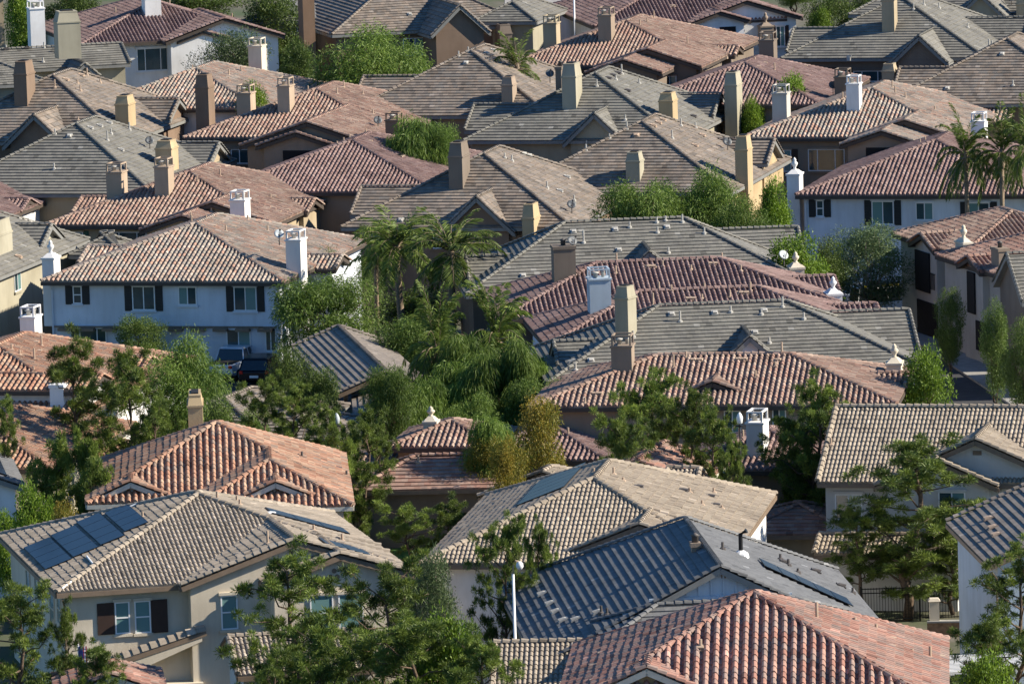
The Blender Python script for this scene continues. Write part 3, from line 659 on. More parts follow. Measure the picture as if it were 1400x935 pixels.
s.chimney(686, 701, 106, 143, 'hood', 'w_taupe'); vents(s, (637, 87), (665, 74), (674, 70), m='metal'); pipes(s, (627, 74, 8), (640, 66, 7), m='metal'); s.finish()
s = tile_house('tile_house', 'mottled brown tile house with two caged chimneys, left of the round tree', (268, 95), tmat='t_blend', wall='w_white', W=13, group=GT)
s.chimney(340, 358, 53, 92, 'cage', 'w_sand', y=15, down=3); pipes(s, (313, 105, 10), (330, 100, 9), (263, 92, 8)); vents(s, (295, 97), (310, 108), (332, 90)); s.finish()
s = tile_house('tile_house', 'dull maroon tile house with a broad smooth slope right of the tall grey chimney', (1018, 87), tmat='t_maroon', wall='w_taupe', W=13.5, group=GT)
s.chimney(1038, 1058, 45, 82, 'cage', 'w_darktaupe', y=16, down=3); s.chimney(1141, 1160, 95, 131, 'cage', 'w_darktaupe', y=3); s.dish(1139, 126, 'iron_gray', base=s.on_y(1139, 128, 3.4)); pipes(s, (1059, 98, 12), (1000, 83, 8), (1032, 84, 6)); vents(s, (1045, 88), (1036, 93), (1100, 92)); s.finish()
s = shake_house('shingle_house', 'grey-brown shingle house with tan hooded chimney, left edge below the large grey roof', (72, 104), tmat='t_graybrown', wall='w_brown', group=GS, dormer=((80, 147), (46, 158)), dw=2.3, right=((187, 135.5), (245, 135.5)), rw=2.4)
s.chimney(20, 37.7, 85, 147, 'hood', 'w_brown', depth=1.9); s.chimney(158, 176, 132, 171, 'hood', 'w_tan', depth=1.7); pipes(s, (119, 104, 11), (106, 115, 6), (110, 125, 9), (137, 114, 6), (75, 121, 12), (107, 166, 6)); vents(s, (90, 110), (111, 104), m='pipe_tan'); s.finish()
s = shake_house('shingle_house', 'grey shingle house with a wide plain front hip at the upper right edge', (1376.6, 54), tmat='t_graybrown', wall='w_brown', group=GS, left=(1230, 94))
s.chimney(1206, 1223, 88, 122, 'hood', 'w_khaki', y=10, down=3); vents(s, (1370, 75), (1295, 122), m='metal'); pipes(s, (1352, 60, 12), (1356, 58, 8), (1385, 118, 8), m='metal'); s.finish()

# ---- third row
s = tile_house('tile_house', 'brown tile house with tall brown chimney at its left and two caged chimneys, upper left', (433, 123), tmat='t_brown', wall='w_taupe', hip2=472, peak2=(448, 168), peak1=(404, 182), right=((608, 143), (648, 145)), group=GT)
s.chimney(268, 286, 103, 165, 'hood', 'w_brown', y=6.5, depth=1.5, down=4); s.chimney(324, 343, 117, 157, 'cage', 'w_clay', y=5.0, down=2.5); s.chimney(380, 396.5, 107, 156, 'cage', 'w_clay'); s.chimney(636, 649, 133, 147, 'plain', 'w_tan', y=16.0)
s.win((316, 204, 361, 224), at_=s.ov, style='three'); s.hole((387, 206, 427, 224), at_=s.y1, name='balcony'); s.dish(517, 176)  # balcony: black panel with its inner shade painted on
pipes(s, (431, 139, 11), (421, 122, 9), (461, 130, 10), (470, 121, 11), (510, 158, 8), (500, 183, 7), (496, 131, 7)); vents(s, (447, 129), (456, 125), (467, 122), (472, 140), (525, 144), (512, 157)); s.finish()
s = shake_house('shingle_house', 'grey shingle house with a dark slit-windowed gable and blue-grey chimney, top centre', (813, 101), tmat='t_gray', wall='w_grayolive', left=(648, 144), dormer=((833, 148), (812, 156)), right=((925, 131), (985, 129)), group=GS)
s.chimney(769, 788, 88, 150, 'hood', 'w_grayolive', depth=1.9); s.chimney(760, 768, 92, 128, 'plain', 'w_darktaupe', y=9, down=3); s.dish(756, 112, base=s.on_y(752, 112, 9)); s.chimney(901, 920, 128, 165, 'hood', 'w_tan', depth=1.6); s.chimney(992, 1009, 100, 200, 'hood', 'w_grayolive', y=13.5, depth=1.9, down=4)
vents(s, (832, 108), (838, 104), (845, 101), (858, 125), (948, 160), m='pipe_dark'); pipes(s, (816, 119, 10), (850, 102, 14), (842, 110, 7), (874, 115, 8), (855, 165, 8), (802, 202, 10), m='metal'); s.finish()
s = tile_house('tile_house', 'taupe house with mottled tile roof, white caged chimney and stepped gables, right', (1192, 122), tmat='t_blend', wall='w_taupe', hip2=1253, peak2=(1245, 165), peak1=(1205, 180), right=((1343, 143), (1386, 146)), group=GT)
s.chimney(1157.5, 1175, 104, 154, 'cage', 'w_white', depth=1.1); s.chimney(1056, 1076, 117, 163, 'cage', 'w_gray', y=5.0, down=3); s.chimney(1370, 1384, 128, 146, 'plain', 'w_white', y=16)
s.win((1105, 204, 1155, 234), at_=s.ov, style='three'); s.win((1062, 205, 1082, 235), at_=s.ov, shut='shutter_brown'); s.hole((1184, 202, 1226, 222), at_=s.y1, name='balcony')  # balcony shade is a flat black panel, not a hollow
pipes(s, (1202, 136, 9), (1220, 122, 12), (1224, 130, 12), (1238, 136, 10), (1278, 153, 8), (1152, 138, 12)); vents(s, (1232, 124), (1246, 122), (1285, 155), (1302, 147)); s.finish()
s = shake_house('shingle_house', 'grey-olive shingle house with a dish and railed chimney, left edge above the tan caged chimneys', (104, 170), tmat='t_gray', wall='w_khaki', group=GS, right=((243, 196), (300, 196)), rw=2.5)
s.chimney(213, 235, 193, 230, 'hood', 'w_tan', depth=1.6); s.dish(205, 204); pipes(s, (147, 193, 14), (152, 184, 8), (177, 178, 11), (75, 174, 8), (74, 232, 9), m='metal'); vents(s, (123, 176), (136, 173), (149, 169), (95, 187), (165, 206), m='metal'); s.finish()
s = tile_house('tile_house', 'dull maroon tile roof half hidden by a drooping tree, upper centre', (482, 193), tmat='t_maroon', wall='w_taupe', group=GT); pipes(s, (470, 196, 8), (478, 190, 9), (461, 200, 7), (500, 183, 7)); vents(s, (505, 195), (513, 191)); s.chimney(527, 545, 155, 182, 'cage', 'w_brown', y=16, down=3); s.finish()
s = shake_house('shingle_house', 'grey shingle house with a tan hooded chimney on its right slope, right of centre', (877, 167), tmat='t_graybrown', wall='w_tan', group=GS, right=((980, 193), (1059, 191)))
s.chimney(856, 875, 209, 250, 'hood', 'w_grayolive'); s.chimney(1006, 1023, 187, 262, 'hood', 'w_tan', y=4, depth=1.6, down=4); s.dish(995, 206); vents(s, (893, 173), (900, 169), (906, 165), (870, 186), (950, 200), (960, 186), m='pipe_tan'); pipes(s, (857, 175, 11), (833, 183, 7), (919, 190, 12), (931, 173, 11), (951, 175, 8), (801, 200, 9), m='metal'); s.finish()

# ---- fourth row
s = tile_house('tile_house', 'tan house with brown tile roof and two caged chimneys, behind the left white shuttered house', (259, 236), tmat='t_brown', wall='w_khaki', hip2=310, peak2=(290, 278), peak1=(249, 296), right=((448, 253), (486, 257)), group=GT)
xgable(s, (430, 273), 2.0, start=(394, 273)); xgable(s, (112, 271), 2.2, side=-1, inner=5); s.chimney(146, 167, 224, 272, 'cage', 'w_clay', y=4.3, down=3); s.chimney(212, 231, 217, 270, 'cage', 'w_clay'); s.chimney(475, 491, 229, 257, 'urn', 'w_taupe', y=17)
s.win((150, 317, 201, 342), at_=s.ov, style='three'); s.win((97, 317, 114, 336), at_=s.ov, shut='shutter_green'); pipes(s, (270, 250, 9), (301, 243, 12), (261, 303, 12), (289, 291, 8), (370, 273, 8)); vents(s, (287, 233), (297, 230), (307, 228), (311, 252), (373, 270), (392, 289), (380, 291)); s.finish()
s = shake_house('shingle_house', 'brown-grey shingle house with a dark gable over an open porch, above the palm clump', (661, 211), tmat='t_graybrown', wall='w_brown', left=(494, 256), dormer=((681, 260), (651, 270)), dw=2.4, group=GS)
s.chimney(614, 633, 196, 260, 'hood', 'w_darktaupe', depth=2.0); s.chimney(535, 552, 214, 258, 'hood', 'w_taupe', y=19, down=3); s.chimney(715, 731, 280, 345, 'hood', 'w_tan', y=-.9, depth=1.7, down=3)
s.win((486, 318, 519, 334), at_=s.ov, style='slide'); s.win((592, 318, 605, 340), at_=s.ov, style='none'); s.hole((619, 316, 684, 352), at_=s.ov - .03, name='porch_shade'); s.win((648, 320, 666, 346), at_=s.ov - .10, style='none', glass='blind')  # porch shade painted as a black panel, nothing is cut
vents(s, (548, 302), (715, 210), (722, 206), (775, 243), (765, 262), (815, 235), m='metal'); pipes(s, (700, 221, 9), (748, 258, 10), (690, 217, 8), (785, 275, 8), m='metal'); s.dish(782, 292); s.finish()
s = tile_house('tile_house', 'maroon tiled white house with black shutters on the right, behind two palms', (1280, 193), tmat='t_maroon', wall='w_blue', group=GT, W=15.6)
s.win((1116, 274, 1126, 296), at_=s.ov, style='hung', shut=True); s.win((1192, 275, 1222, 307), at_=s.ov, shut=True); s.win((1252, 277, 1276, 301), at_=s.ov); s.win((1323, 277, 1353, 301), at_=s.ov, shut=True)
s.chimney(1076, 1093, 217, 268, 'urn', 'w_white', y=1.0, down=3); s.chimney(1327.6, 1346, 155, 190, 'cage', 'w_white', y=15.5, down=3); pipes(s, (1265, 195, 8), (1258, 198, 8), (1322, 209, 9)); vents(s, (1312, 196), (1322, 193)); s.finish()
s = tile_house('tile_house', 'white house with maroon tile roof and urn-topped chimney at the left edge', (-122, 236), tmat='t_maroon', wall='w_white', right=((72, 254), (111, 257)), group=GT)
xgable(s, (40, 273), 2.0, start=(7, 273)); s.chimney(96, 112, 223, 264, 'urn', 'w_white', y=17); pipes(s, (93, 262, 13)); s.finish()
s = shake_house('shingle_house', 'grey shingle house with khaki walls at the left edge, beside the white shuttered house', (-120, 276), tmat='t_gray', wall='w_grayolive', right=((15, 311), (71, 307.5)), rw=3.0, group=GS)
xl = s.W_ if hasattr(s, 'W_') else 15.0
s.wing(15.2, 14.5, 3.6, 4.5, 'x', 'h', 'h', dz=-.4); s.win((19, 371, 28, 398), 'x', at_=15.0 - s.ov, style='slide'); s.chimney(-12, 2.5, 303, 425, 'hood', 'w_grayolive', y=5.5, depth=2.6, down=4); vents(s, (25, 352), m='pipe_tan'); s.finish()

# ---- centre rows
s = tile_house('tile_house', 'white stucco house with four shuttered windows and mottled tile roof, left of centre', (268, 306.6), tmat='t_blend', wall='w_blue', group=GT)
yf = s.ov
s.win((100, 391, 112, 415), at_=yf, style='hung', shut=True); s.win((181, 391, 212, 424), at_=yf, shut=True); s.win((244, 392, 269, 417), at_=yf); s.win((320, 392, 351, 425), at_=yf, shut=True)
s.win((97, 448, 146, 480), at_=yf, style='three'); s.win((310, 450, 343, 480), at_=yf); s.win((363, 448, 378, 480), at_=yf)
b = MB()
for k in range(10): b.box(.9 + k * 1.38, 1.75 + k * 1.38, yf - .5, yf + .05, 2.62, 2.80)
b.box(.6, 14.4, yf - .16, yf + .02, 2.801, 2.9); b.build('trellis', M['fascia_brown'], s.root)
xr = 15.0 - s.ov
for bx in ((385, 387, 391, 412), (399, 383, 405, 408), (432, 372, 438, 395)): s.win(bx, 'x', at_=xr, style='hung')
xgable(s, (468, 350), 1.8, start=(425, 343)); xgable(s, (121, 338), 2.3, side=-1, inner=5)
s.chimney(58, 74, 330, 378, 'urn', 'w_white', y=1.3, down=3); s.chimney(391.5, 411.5, 316, 367, 'cage', 'w_white', y=3.2, depth=1.4, down=6); s.chimney(315, 335, 262, 303, 'cage', 'w_white', y=15.8, down=3); s.dish(382, 331, 'dish_pale', base=s.on_y(382, 333, 3.6))
pipes(s, (278, 319, 7), (309, 318, 10), (282, 302, 8), (339, 303, 9), (366, 318, 10), (262, 307, 13)); vents(s, (301, 305), (291, 311), (318, 312), (388, 367), (350, 345)); s.finish()
s = House('shingle_house', 'long grey shingle roof with small dark gable, right of the palm clump', (773, 305), a=4, h=5.6 + .5 * 6.4, tile='f', tmat='t_gray', wall='w_brown', fascia='fascia_gray', loc=(6.4, 6.4), pitch=.5, group=GS); s.h = 5.6
s.wing(0, 0, 19.8, 12.8, 'x'); xgable(s, (1091, 311), 3.0, inner=9); xgable(s, (637, 352), 2.9, inner=7, side=-1); ygable(s, (888, 344), .9, start=(876, 334), t=.95)
vents(s, (784, 318), (841, 315), (912, 312), (715, 378), (846, 343), m='metal'); pipes(s, (798, 333, 18), (861, 312, 9), (898, 305, 8), (910, 303, 8), (899, 319, 9), (933, 305, 12), (963, 320, 9), (914, 347, 9), m='metal'); s.finish()
s = House('tile_house', 'maroon tile house with a brown chimney and clay pipes, below the long grey roof', (815, 361), a=6, h=5.6 + .345 * 6.2, tmat='t_maroon', wall='w_darktaupe', loc=(6.2, 6.2), pitch=.345, group=GT); s.h = 5.6
s.wing(0, 0, 19.4, 12.4, 'x'); xgable(s, (1140, 378), 2.0, inner=15); s.chimney(758, 788, 337, 386, 'plain', 'w_darktaupe', y=4.6); s.dish(782, 340, base=s.on_y(783, 343, 5)); s.chimney(1081, 1100, 346, 378, 'urn', 'w_sand', y=12, down=3); s.dish(1070, 362, 'dish_pale', base=s.on_y(1072, 362, 12.5)); s.chimney(1132, 1152, 380, 415, 'urn', 'w_white', y=1.5, down=3)
pipes(s, (843, 358, 14), (842, 375, 12), (906, 366, 10), (987, 355, 10), (945, 370, 8), (1013, 372, 10)); vents(s, (887, 366), (893, 366), (971, 362), (978, 362)); s.finish()
s = House('tile_house', 'maroon tile house with pale blue caged chimney, between the two grey roofs', (873, 400), a=6, h=5.6 + .345 * 5.8, tmat='t_maroon', wall='w_blue', loc=(5.8, 5.8), pitch=.345, group=GT); s.h = 5.6
s.wing(0, 0, 18.2, 11.6, 'x'); xgable(s, (1198, 416), 1.8, inner=15); s.chimney(807, 836, 368, 424, 'cage', 'w_bluegray', y=4.2, depth=1.3, down=2)
pipes(s, (893, 419, 19), (901, 399, 14), (918, 399, 10), (963, 395, 10), (998, 408, 12), (1026, 399, 14), (960, 410, 8)); vents(s, (941, 410), (947, 410), (1013, 402), (1020, 402), (724, 419), m='pipe_tan'); s.finish()
s = House('shingle_house', 'grey-olive shingle house with a small dark gable, right of centre above the brown tile roof', (901, 419), a=4, h=5.6 + .45 * 6.6, tile='f', tmat='t_gray', wall='w_blue', fascia='fascia_gray', loc=(6.6, 6.6), pitch=.45, group=GS); s.h = 5.6
s.wing(0, 0, 20, 13.2, 'x'); xgable(s, (1243, 424), 4.0, inner=9); xgable(s, (757, 468), 3.0, inner=6.5, side=-1); ygable(s, (1025.5, 460), .9, start=(1014, 449), t=.95); s.chimney(847, 867, 392, 445, 'hood', 'w_grayolive', y=3.6, depth=1.0, rot=-32)
vents(s, (918, 431), (977, 429), (1045, 426), (808, 494), (835, 499), (1032, 456), (783, 495), m='metal'); pipes(s, (930, 441, 16), (999, 428, 10), (1041, 431, 8), (1070, 421, 16), (1099, 437, 10), (866, 462, 10), (787, 507, 11), (1052, 470, 9), m='metal'); s.finish()
s = House('tile_house', 'brown tile house with little front gable and urn finial, beneath the grey-olive roof', (900, 487), a=-8, h=5.6 + .29 * 6.0, tmat='t_brown', wall='w_taupe', loc=(6.0, 6.0), pitch=.29, group=GT); s.h = 5.6
s.wing(0, 0, 18.8, 12, 'x'); ygable(s, (974, 522), 1.7, length=3, z=6.6, t=.4); xgable(s, (1241, 511), 1.9, inner=15.5); s.chimney(836, 864, 459, 508, 'cage', 'w_taupe', y=4.0); s.chimney(1212, 1232, 472, 512, 'urn', 'w_sand', y=8, down=3)
s.win((990, 561, 1013, 592), at_=s.ov); s.win((1056, 556, 1075, 590), at_=s.ov)
pipes(s, (921, 505, 21), (938, 490, 10), (1069, 483, 18), (1033, 518, 12), (800, 553, 10), (1060, 503, 9)); vents(s, (948, 494), (957, 494), (1010, 493), (1018, 493), (1064, 494), (813, 540), (820, 540)); s.finish()

# ---- the alley of houses at the right
def alley(label, FL, wall, tm='t_brown', tile='s', Lr=2.0, t=.34, d=5.3, gp=None, gw=2.0):
    s = House('alley_house', label, FL, a=16, tile=tile, tmat=tm, wall=wall, pitch=t, group='houses along the alley')
    s.wing(0, 0, 2 * d + 6, 2 * d + Lr, 'x' if 0 else 'y') if 0 else s.wing(0, 0, 2 * d, 2 * d + Lr)
    return s
s = alley('two storey taupe house with recessed balcony over a garage, standing along the shaded alley', (1314.6, 350), 'w_gray', d=5.2)
q = xgable(s, (1259, 321), 2.3, side=-1, inner=4, z=6.25); xw = q.x + .3
s.hole((1253, 344, 1272, 398), 'x', xw + .0, 'balcony', out=-.02); s.hole((1256, 413, 1283, 462), 'x', xw, 'garage_shade', out=-.02)  # black panels paint the shade inside balcony and garage
b = MB(); y0, y1 = q.y - 2.1, q.y + 2.1
for k in range(14): b.box(xw - .06, xw - .02, y0 + .6 + k * .22, y0 + .63 + k * .22, 3.0, 3.95)
b.box(xw - .075, xw - .015, y0 + .5, y1 - .5, 3.951, 4.0); b.build('railing', M['iron'], s.root)
s.win((1300, 357, 1304, 369), 'x', s.ov, 'hung', sgn=-1); s.win((1300, 371, 1304, 381), 'x', s.ov, 'none', sgn=-1); s.win((1315, 364, 1319, 384), 'x', s.ov, 'hung', sgn=-1)
s.chimney(1318, 1330, 309, 350, 'urn', 'w_cream', y=-.4, depth=1.5, down=6); s.finish()
s = alley('two storey taupe house nearer along the alley, with a small red-tiled gable', (1379, 381), 'w_gray', 't_red', d=5.2)
q = xgable(s, (1323.5, 352), 2.0, side=-1, inner=4, z=6.2); xw = q.x + .3
s.hole((1324, 372, 1334, 428), 'x', xw, 'balcony', out=-.02); s.hole((1336, 440, 1350, 480), 'x', xw, 'garage_shade', out=-.02); s.chimney(1366, 1380, 340, 372, 'plain', 'w_taupe', y=3.0); s.finish()  # flat black again for the shaded balcony and garage interiors
s = House('alley_house', 'grey shingle house at the right edge beside the shaded alley', (1376.5, 348), a=6, h=5.6 + .5 * 4.4, tile='f', tmat='t_gray', wall='w_darktaupe', fascia='fascia_gray', loc=(0, 4.4), pitch=.5, z=.0, group='houses along the alley'); s.h = 5.6
s.wing(0, 0, 12, 8.8, 'x', 'g', 'g'); s.finish()
# ================================================================ the near row
# terracotta house, left
s = House('tile_house', 'terracotta tile house with cream eaves, behind the roof with the blue solar modules', (296, 579), a=2.5, h=5.6 + .435 * 6.2, tmat='t_fire', wall='w_palegray', fascia='fascia_cream', loc=(6.2, 6.2), pitch=.435, group=GF, cw=.31); s.h = 5.6
s.wing(0, 0, 12.4, 12.6, 'y')
m_ = 2.1; z_ = s.h + s.t * m_; q = s.on_z(165, 659, z_); s.wing(-.03, q.y, 2 * m_, m_ - q.y + .6, 'y', 'g', 'g')
m_ = 3.8; z_ = s.h + s.t * m_; q = s.on_z(375, 630, z_); s.wing(12.43 - 2 * m_, q.y - m_, 2 * m_, 2 * m_ - q.y + .6, 'y', 'h', 'g'); yw = q.y - m_
q = ygable(s, (376.5, 659), 2.5, length=3.2, z=s.h + s.t * 2.5)
s.win((404, 700, 416, 718), at_=q.y + .3, style='hung'); s.hole((374, 684, 379, 692), at_=q.y + .3, name='gable_vent')
s.chimney(258, 278, 541, 590, 'hood', 'w_tan', y=9.5, depth=2.6, down=4)
pipes(s, (413, 627, 10), (474, 653, 10), (403, 621, 4), m='pipe_dark'); s.vent(461, 642, m='pipe_dark'); vents(s, (137, 649), (154, 652), m='pipe_dark'); s.finish()
# house with the blue modules
s = House('solar_house', 'sand stucco house with tan tile roof carrying four rows of blue solar modules', (271, 677), a=13, h=5.6 + .335 * 7.8, tile='d', tmat='t_tan', wall='w_sand', fascia='fascia_brown', loc=(7.8, 7.8), pitch=.335, group=GF); s.h = 5.6
s.wing(0, 0, 15.6, 16.2)
m_ = 5.1; z_ = s.h + s.t * m_; q = s.on_z(398, 738, z_); q.y = -.55; s.wing(15.62 - 2 * m_, q.y, 2 * m_, m_ - q.y + .8, 'y', 'g', 'g'); ya = q.y + .3
m_ = 3.35; z_ = s.h + s.t * m_; q = s.on_z(452.6, 758, z_); q.y = -1.5; s.wing(15.64 - 2 * m_, q.y, 2 * m_, m_ - q.y + .8, 'y', 'g', 'g'); yb = q.y + .3
for bx in ((157, 822, 177.5, 866), (184, 820.5, 206, 865)): s.win(bx, at_=s.ov, style='hung', glass='blind')
for bx in ((133, 824, 156, 867), (207, 819, 229, 864)):
    s.hole(bx, at_=s.ov, name='shutter', m='shutter_brown', out=.06)
s.win((302, 813, 325, 860), at_=ya, style='hung', glass='blind'); s.win((463, 811, 497, 863), at_=yb, style='hung', glass='blind'); s.win((424, 813, 456, 864), at_=yb, style='hung', glass='blind')
for gx, gy, yy in ((457, 780, yb), (452, 788, yb), (461, 788, yb), (398, 755, ya), (394, 763, ya), (403, 763, ya)):
    p = s.on_y(gx, gy, yy); b = MB(); V = [(p.x + .11 * math.cos(k * .628), yy, p.z + .11 * math.sin(k * .628)) for k in range(10)]
    b.prism([(x, y - .03, z) for x, y, z in V], [(x, y + .05, z) for x, y, z in V]); b.build('gable_vent', M['fascia_brown'], s.root)
for bx in ((37, 780, 42, 831), (49, 790, 54, 840), (69, 806, 75, 857), (79, 812, 84, 852)): s.win(bx, 'x', s.ov, 'hung', frame='frame_tan', glass='blind', sill=False, sgn=-1)
# sloping tiled ledge on the front wall
p0, p1 = s.on_y(111, 916, -.4), s.on_y(275, 857, -.4); dz = p1.z - p0.z; L_ = p1.x - p0.x
b = MB(); b.prism([(p0.x, -.55, p0.z - .6 - .5), (p1.x, -.55, p1.z - .6), (p1.x, s.ov + .02, p1.z - .6), (p0.x, s.ov + .02, p0.z - 1.1)][::1], [(p0.x, -.55, p0.z - .28), (p1.x, -.55, p1.z - .28), (p1.x, s.ov + .02, p1.z - .28), (p0.x, s.ov + .02, p0.z - .28)])
b.box(p0.x, p1.x, -.5, s.ov + .015, -.5, p0.z - .9)
b.build('garage_wall', s.wm, s.root)
cv, cq, ct = caps([(Vector((p0.x - .1, -.35, p0.z - .12)), Vector((p1.x + .2, -.35, p1.z - .12)))], .26, .42); lo = link('ledge_tiles', np_mesh('ledge_tiles', np.array(cv), np.array(cq), [s.tm], np.array(ct)), s.root)
b = MB(); b.bar((p0.x - .1, -.56, p0.z - .26), (p1.x + .2, -.56, p1.z - .26), .06, .2); b.build('ledge_board', s.fm, lo)
for qa, qb, qc in (((26, 756), (62, 740), (98, 768)), ((63, 739), (97, 724), (134, 752)), ((98, 721), (130, 707), (168, 737)), ((137, 709), (168, 694), (200, 719))):
    A_, B_, C_ = [on_slope(s, x, y, 0, 15.6, 'l') for x, y in (qa, qb, qc)]; solar_slope(s, A_.x + .27, B_.x + .22, C_.y, (A_.y + B_.y) / 2, 4, 0, 15.6, 'l')
for qa, qb in (((352, 690), (488, 741)), ((425, 732), (516, 770))):
    A_, B_ = [on_slope(s, x, y, 0, 15.6, 'r') for x, y in (qa, qb)]; ym = (A_.y + B_.y) / 2; n_ = max(2, round((B_.x - A_.x) / 1.1))
    for k in range(n_): solar_slope(s, A_.x + (B_.x - A_.x) * k / n_ + .01, A_.x + (B_.x - A_.x) * (k + 1) / n_ - .01, ym - .9, ym + .9, 1, 0, 15.6, 'r')
b = MB(); g = lambda x, y, e=.12: s.on_roof(x, y) + Vector((0, 0, e)); b.tube([g(85, 808), g(128, 775), g(119, 764)], .05); b.tube([g(175, 697), g(190, 683), g(199, 675)], .05); b.build('conduit', M['white_paint'], s.root)
b = MB(); b.tube([s.W(Vector((0, 0, 0))) * 0 + Vector((.25, -.02, s.h - .3)), Vector((.36, .34, s.h - .6)), Vector((.38, .36, .2))], .05); b.build('downspout', s.fm, s.root)
pipes(s, (297, 684, 13), (324, 687, 10), (328, 692, 10), (429, 727, 10), (468, 741, 12), (366, 745, 20), (195, 709, 10), m='pipe_tan'); s.vent(370, 704, m='white_paint'); s.finish()
# beige house, centre
s = House('tile_house', 'beige tile house with broad smooth right slope, behind the slate-blue roof', (812, 655), a=-9, h=5.6 + .39 * 6.8, tile='d', tmat='t_beige', wall='w_white', fascia='fascia_brown', loc=(6.8, 6.8), pitch=.39, group=GF); s.h = 5.6
s.wing(0, 0, 13.6, 18.6)
best = min((abs(s.pix((13.6 - m, m, s.h + s.t * m))[0] - 886), m) for m in [k * .02 for k in range(20, 330)]); m_ = best[1]; q = s.on_z(874, 717, s.h + s.t * m_); s.wing(13.62 - 2 * m_, q.y, 2 * m_, m_ - q.y + .8, 'y', 'g', 'g')
q = s.on_z(655, 761, 3.2 + .39 * 2.6); q2 = s.on_z(666, 706, 3.2 + .39 * 2.6); s.wing(q.x - 2.6, q.y, 5.2, max(3, q2.y - q.y), 'y', 'g', 'g', dz=-2.4)
q = s.on_z(740, 760, 3.2 + .39 * 3); s.wing(q.x - 4.0, q.y - .5, 8.0, 7.5, 'y', 'h', 'g', dz=-2.2, t=.36)
xgable(s, (957, 641), 1.3, start=(940, 662), e='g')
A_, B_ = [on_slope(s, x, y, 0, 13.6, 'l') for x, y in ((712, 690), (765, 656))]; solar_slope(s, A_.x, A_.x + 2.2, A_.y - 1, A_.y + 6.0, 5, 0, 13.6, 'l')
pipes(s, (839, 650, 12), (852, 659, 7), (943, 675, 9), (976, 675, 9), (960, 692, 9), (987, 697, 7), (812, 648, 9), m='pipe_tan'); vents(s, (873, 667), (934, 672), (971, 680), (978, 692), m='pipe_dark', w=.4); s.finish()
s = House('tile_house', 'small tan single storey tile house with shaded left slope, left of the beige roof', (742, 646), a=-16, h=3.2 + .39 * 3.3, tile='d', tmat='t_tan', wall='w_sand', fascia='fascia_brown', loc=(3.3, 0), pitch=.39, group=GF); s.h = 3.2
s.wing(0, 0, 6.6, 5, 'y', 'g', 'h'); s.finish()
# slate house
s = House('slate_house', 'house with dark slate-blue tile roof and pale blue boarded gable', (985, 775), a=5, h=5.6 + .51 * 7.4, tile='f', tmat='t_slate', wall='w_khaki', fascia='fascia_gray', loc=(7.0, 0), pitch=.51, group=GF); s.h = 5.6
s.wing(-.4, 0, 14.8, 19.6, 'y', 'g', 'h')
s.wing(2.0, -2.4, 10.4, 4.8, 'x', 'h', 'h', dz=1.3, t=.42)
yw = .29; a0, a1 = 4.4, 9.6; z0 = s.h + 2.3
b = MB(); zr = lambda x: s.h + s.t * min(x + .4, 14.4 - x) - .22
b.prism([(a0, yw - .02, z0), (a1, yw - .02, z0), (a1, yw - .02, zr(a1)), (7.0, yw - .02, zr(7.0)), (a0, yw - .02, zr(a0))][::-1], [(a0, yw, z0), (a1, yw, z0), (a1, yw, zr(a1)), (7.0, yw, zr(7.0)), (a0, yw, zr(a0))][::-1])
x = a0 + .2
while x < a1: b.box(x, x + .07, yw - .06, yw - .021, z0 + .3, max(z0 + .35, zr(x) - .05)); x += .5
b.box(a0 - .3, a1 + .3, yw - .10, yw - .022, z0, z0 + .26)
b.build('gable_siding', M['w_bluegray'], s.root); s.hole((986, 777, 992, 790), at_=yw - .03, name='gable_vent', m='fascia_brown')
b = MB()
for (vx, vy) in ((733, 799), (742, 813), (753, 826), (761, 837), (771, 849)): s.vent(vx, vy, m='metal', w=.55)
s.chimney(946, 957, 742, 754, 'plain', 'w_taupe', depth=.4)
b = MB(); p = s.on_roof(1013, 759); b.tube([p, p + Vector((0, 0, .9)), p + Vector((.25, -.1, 1.05))], [.09, .09, .11], 8); o = b.build('vent_pipe', M['iron'], s.root); b = MB(); b.lathe(p.x, p.y, [(.35, p.z - .1), (.3, p.z + .1), (.12, p.z + .22)], 10); b.build('flashing', M['white_paint'], o)
A_, B_ = [on_slope(s, x, y, -.4, 14.8, 'r') for x, y in ((1042, 775), (1158, 824))]; ym = (A_.y + B_.y) / 2
for k in range(5): solar_slope(s, A_.x + (B_.x - A_.x) * k / 5 + .01, A_.x + (B_.x - A_.x) * (k + 1) / 5 - .01, ym - 1.0, ym + 1.0, 1, -.4, 14.8, 'r')
pipes(s, (988, 752, 12), (1067, 766, 10), (1078, 774, 11), (1091, 784, 8), (1166, 812, 10), (822, 840, 13), (830, 842, 12), m='pipe_dark'); vents(s, (1072, 770), (1115, 782), (1149, 802), m='pipe_dark', w=.4); vents(s, (788, 848), (818, 838), m='metal', w=.4); s.finish()
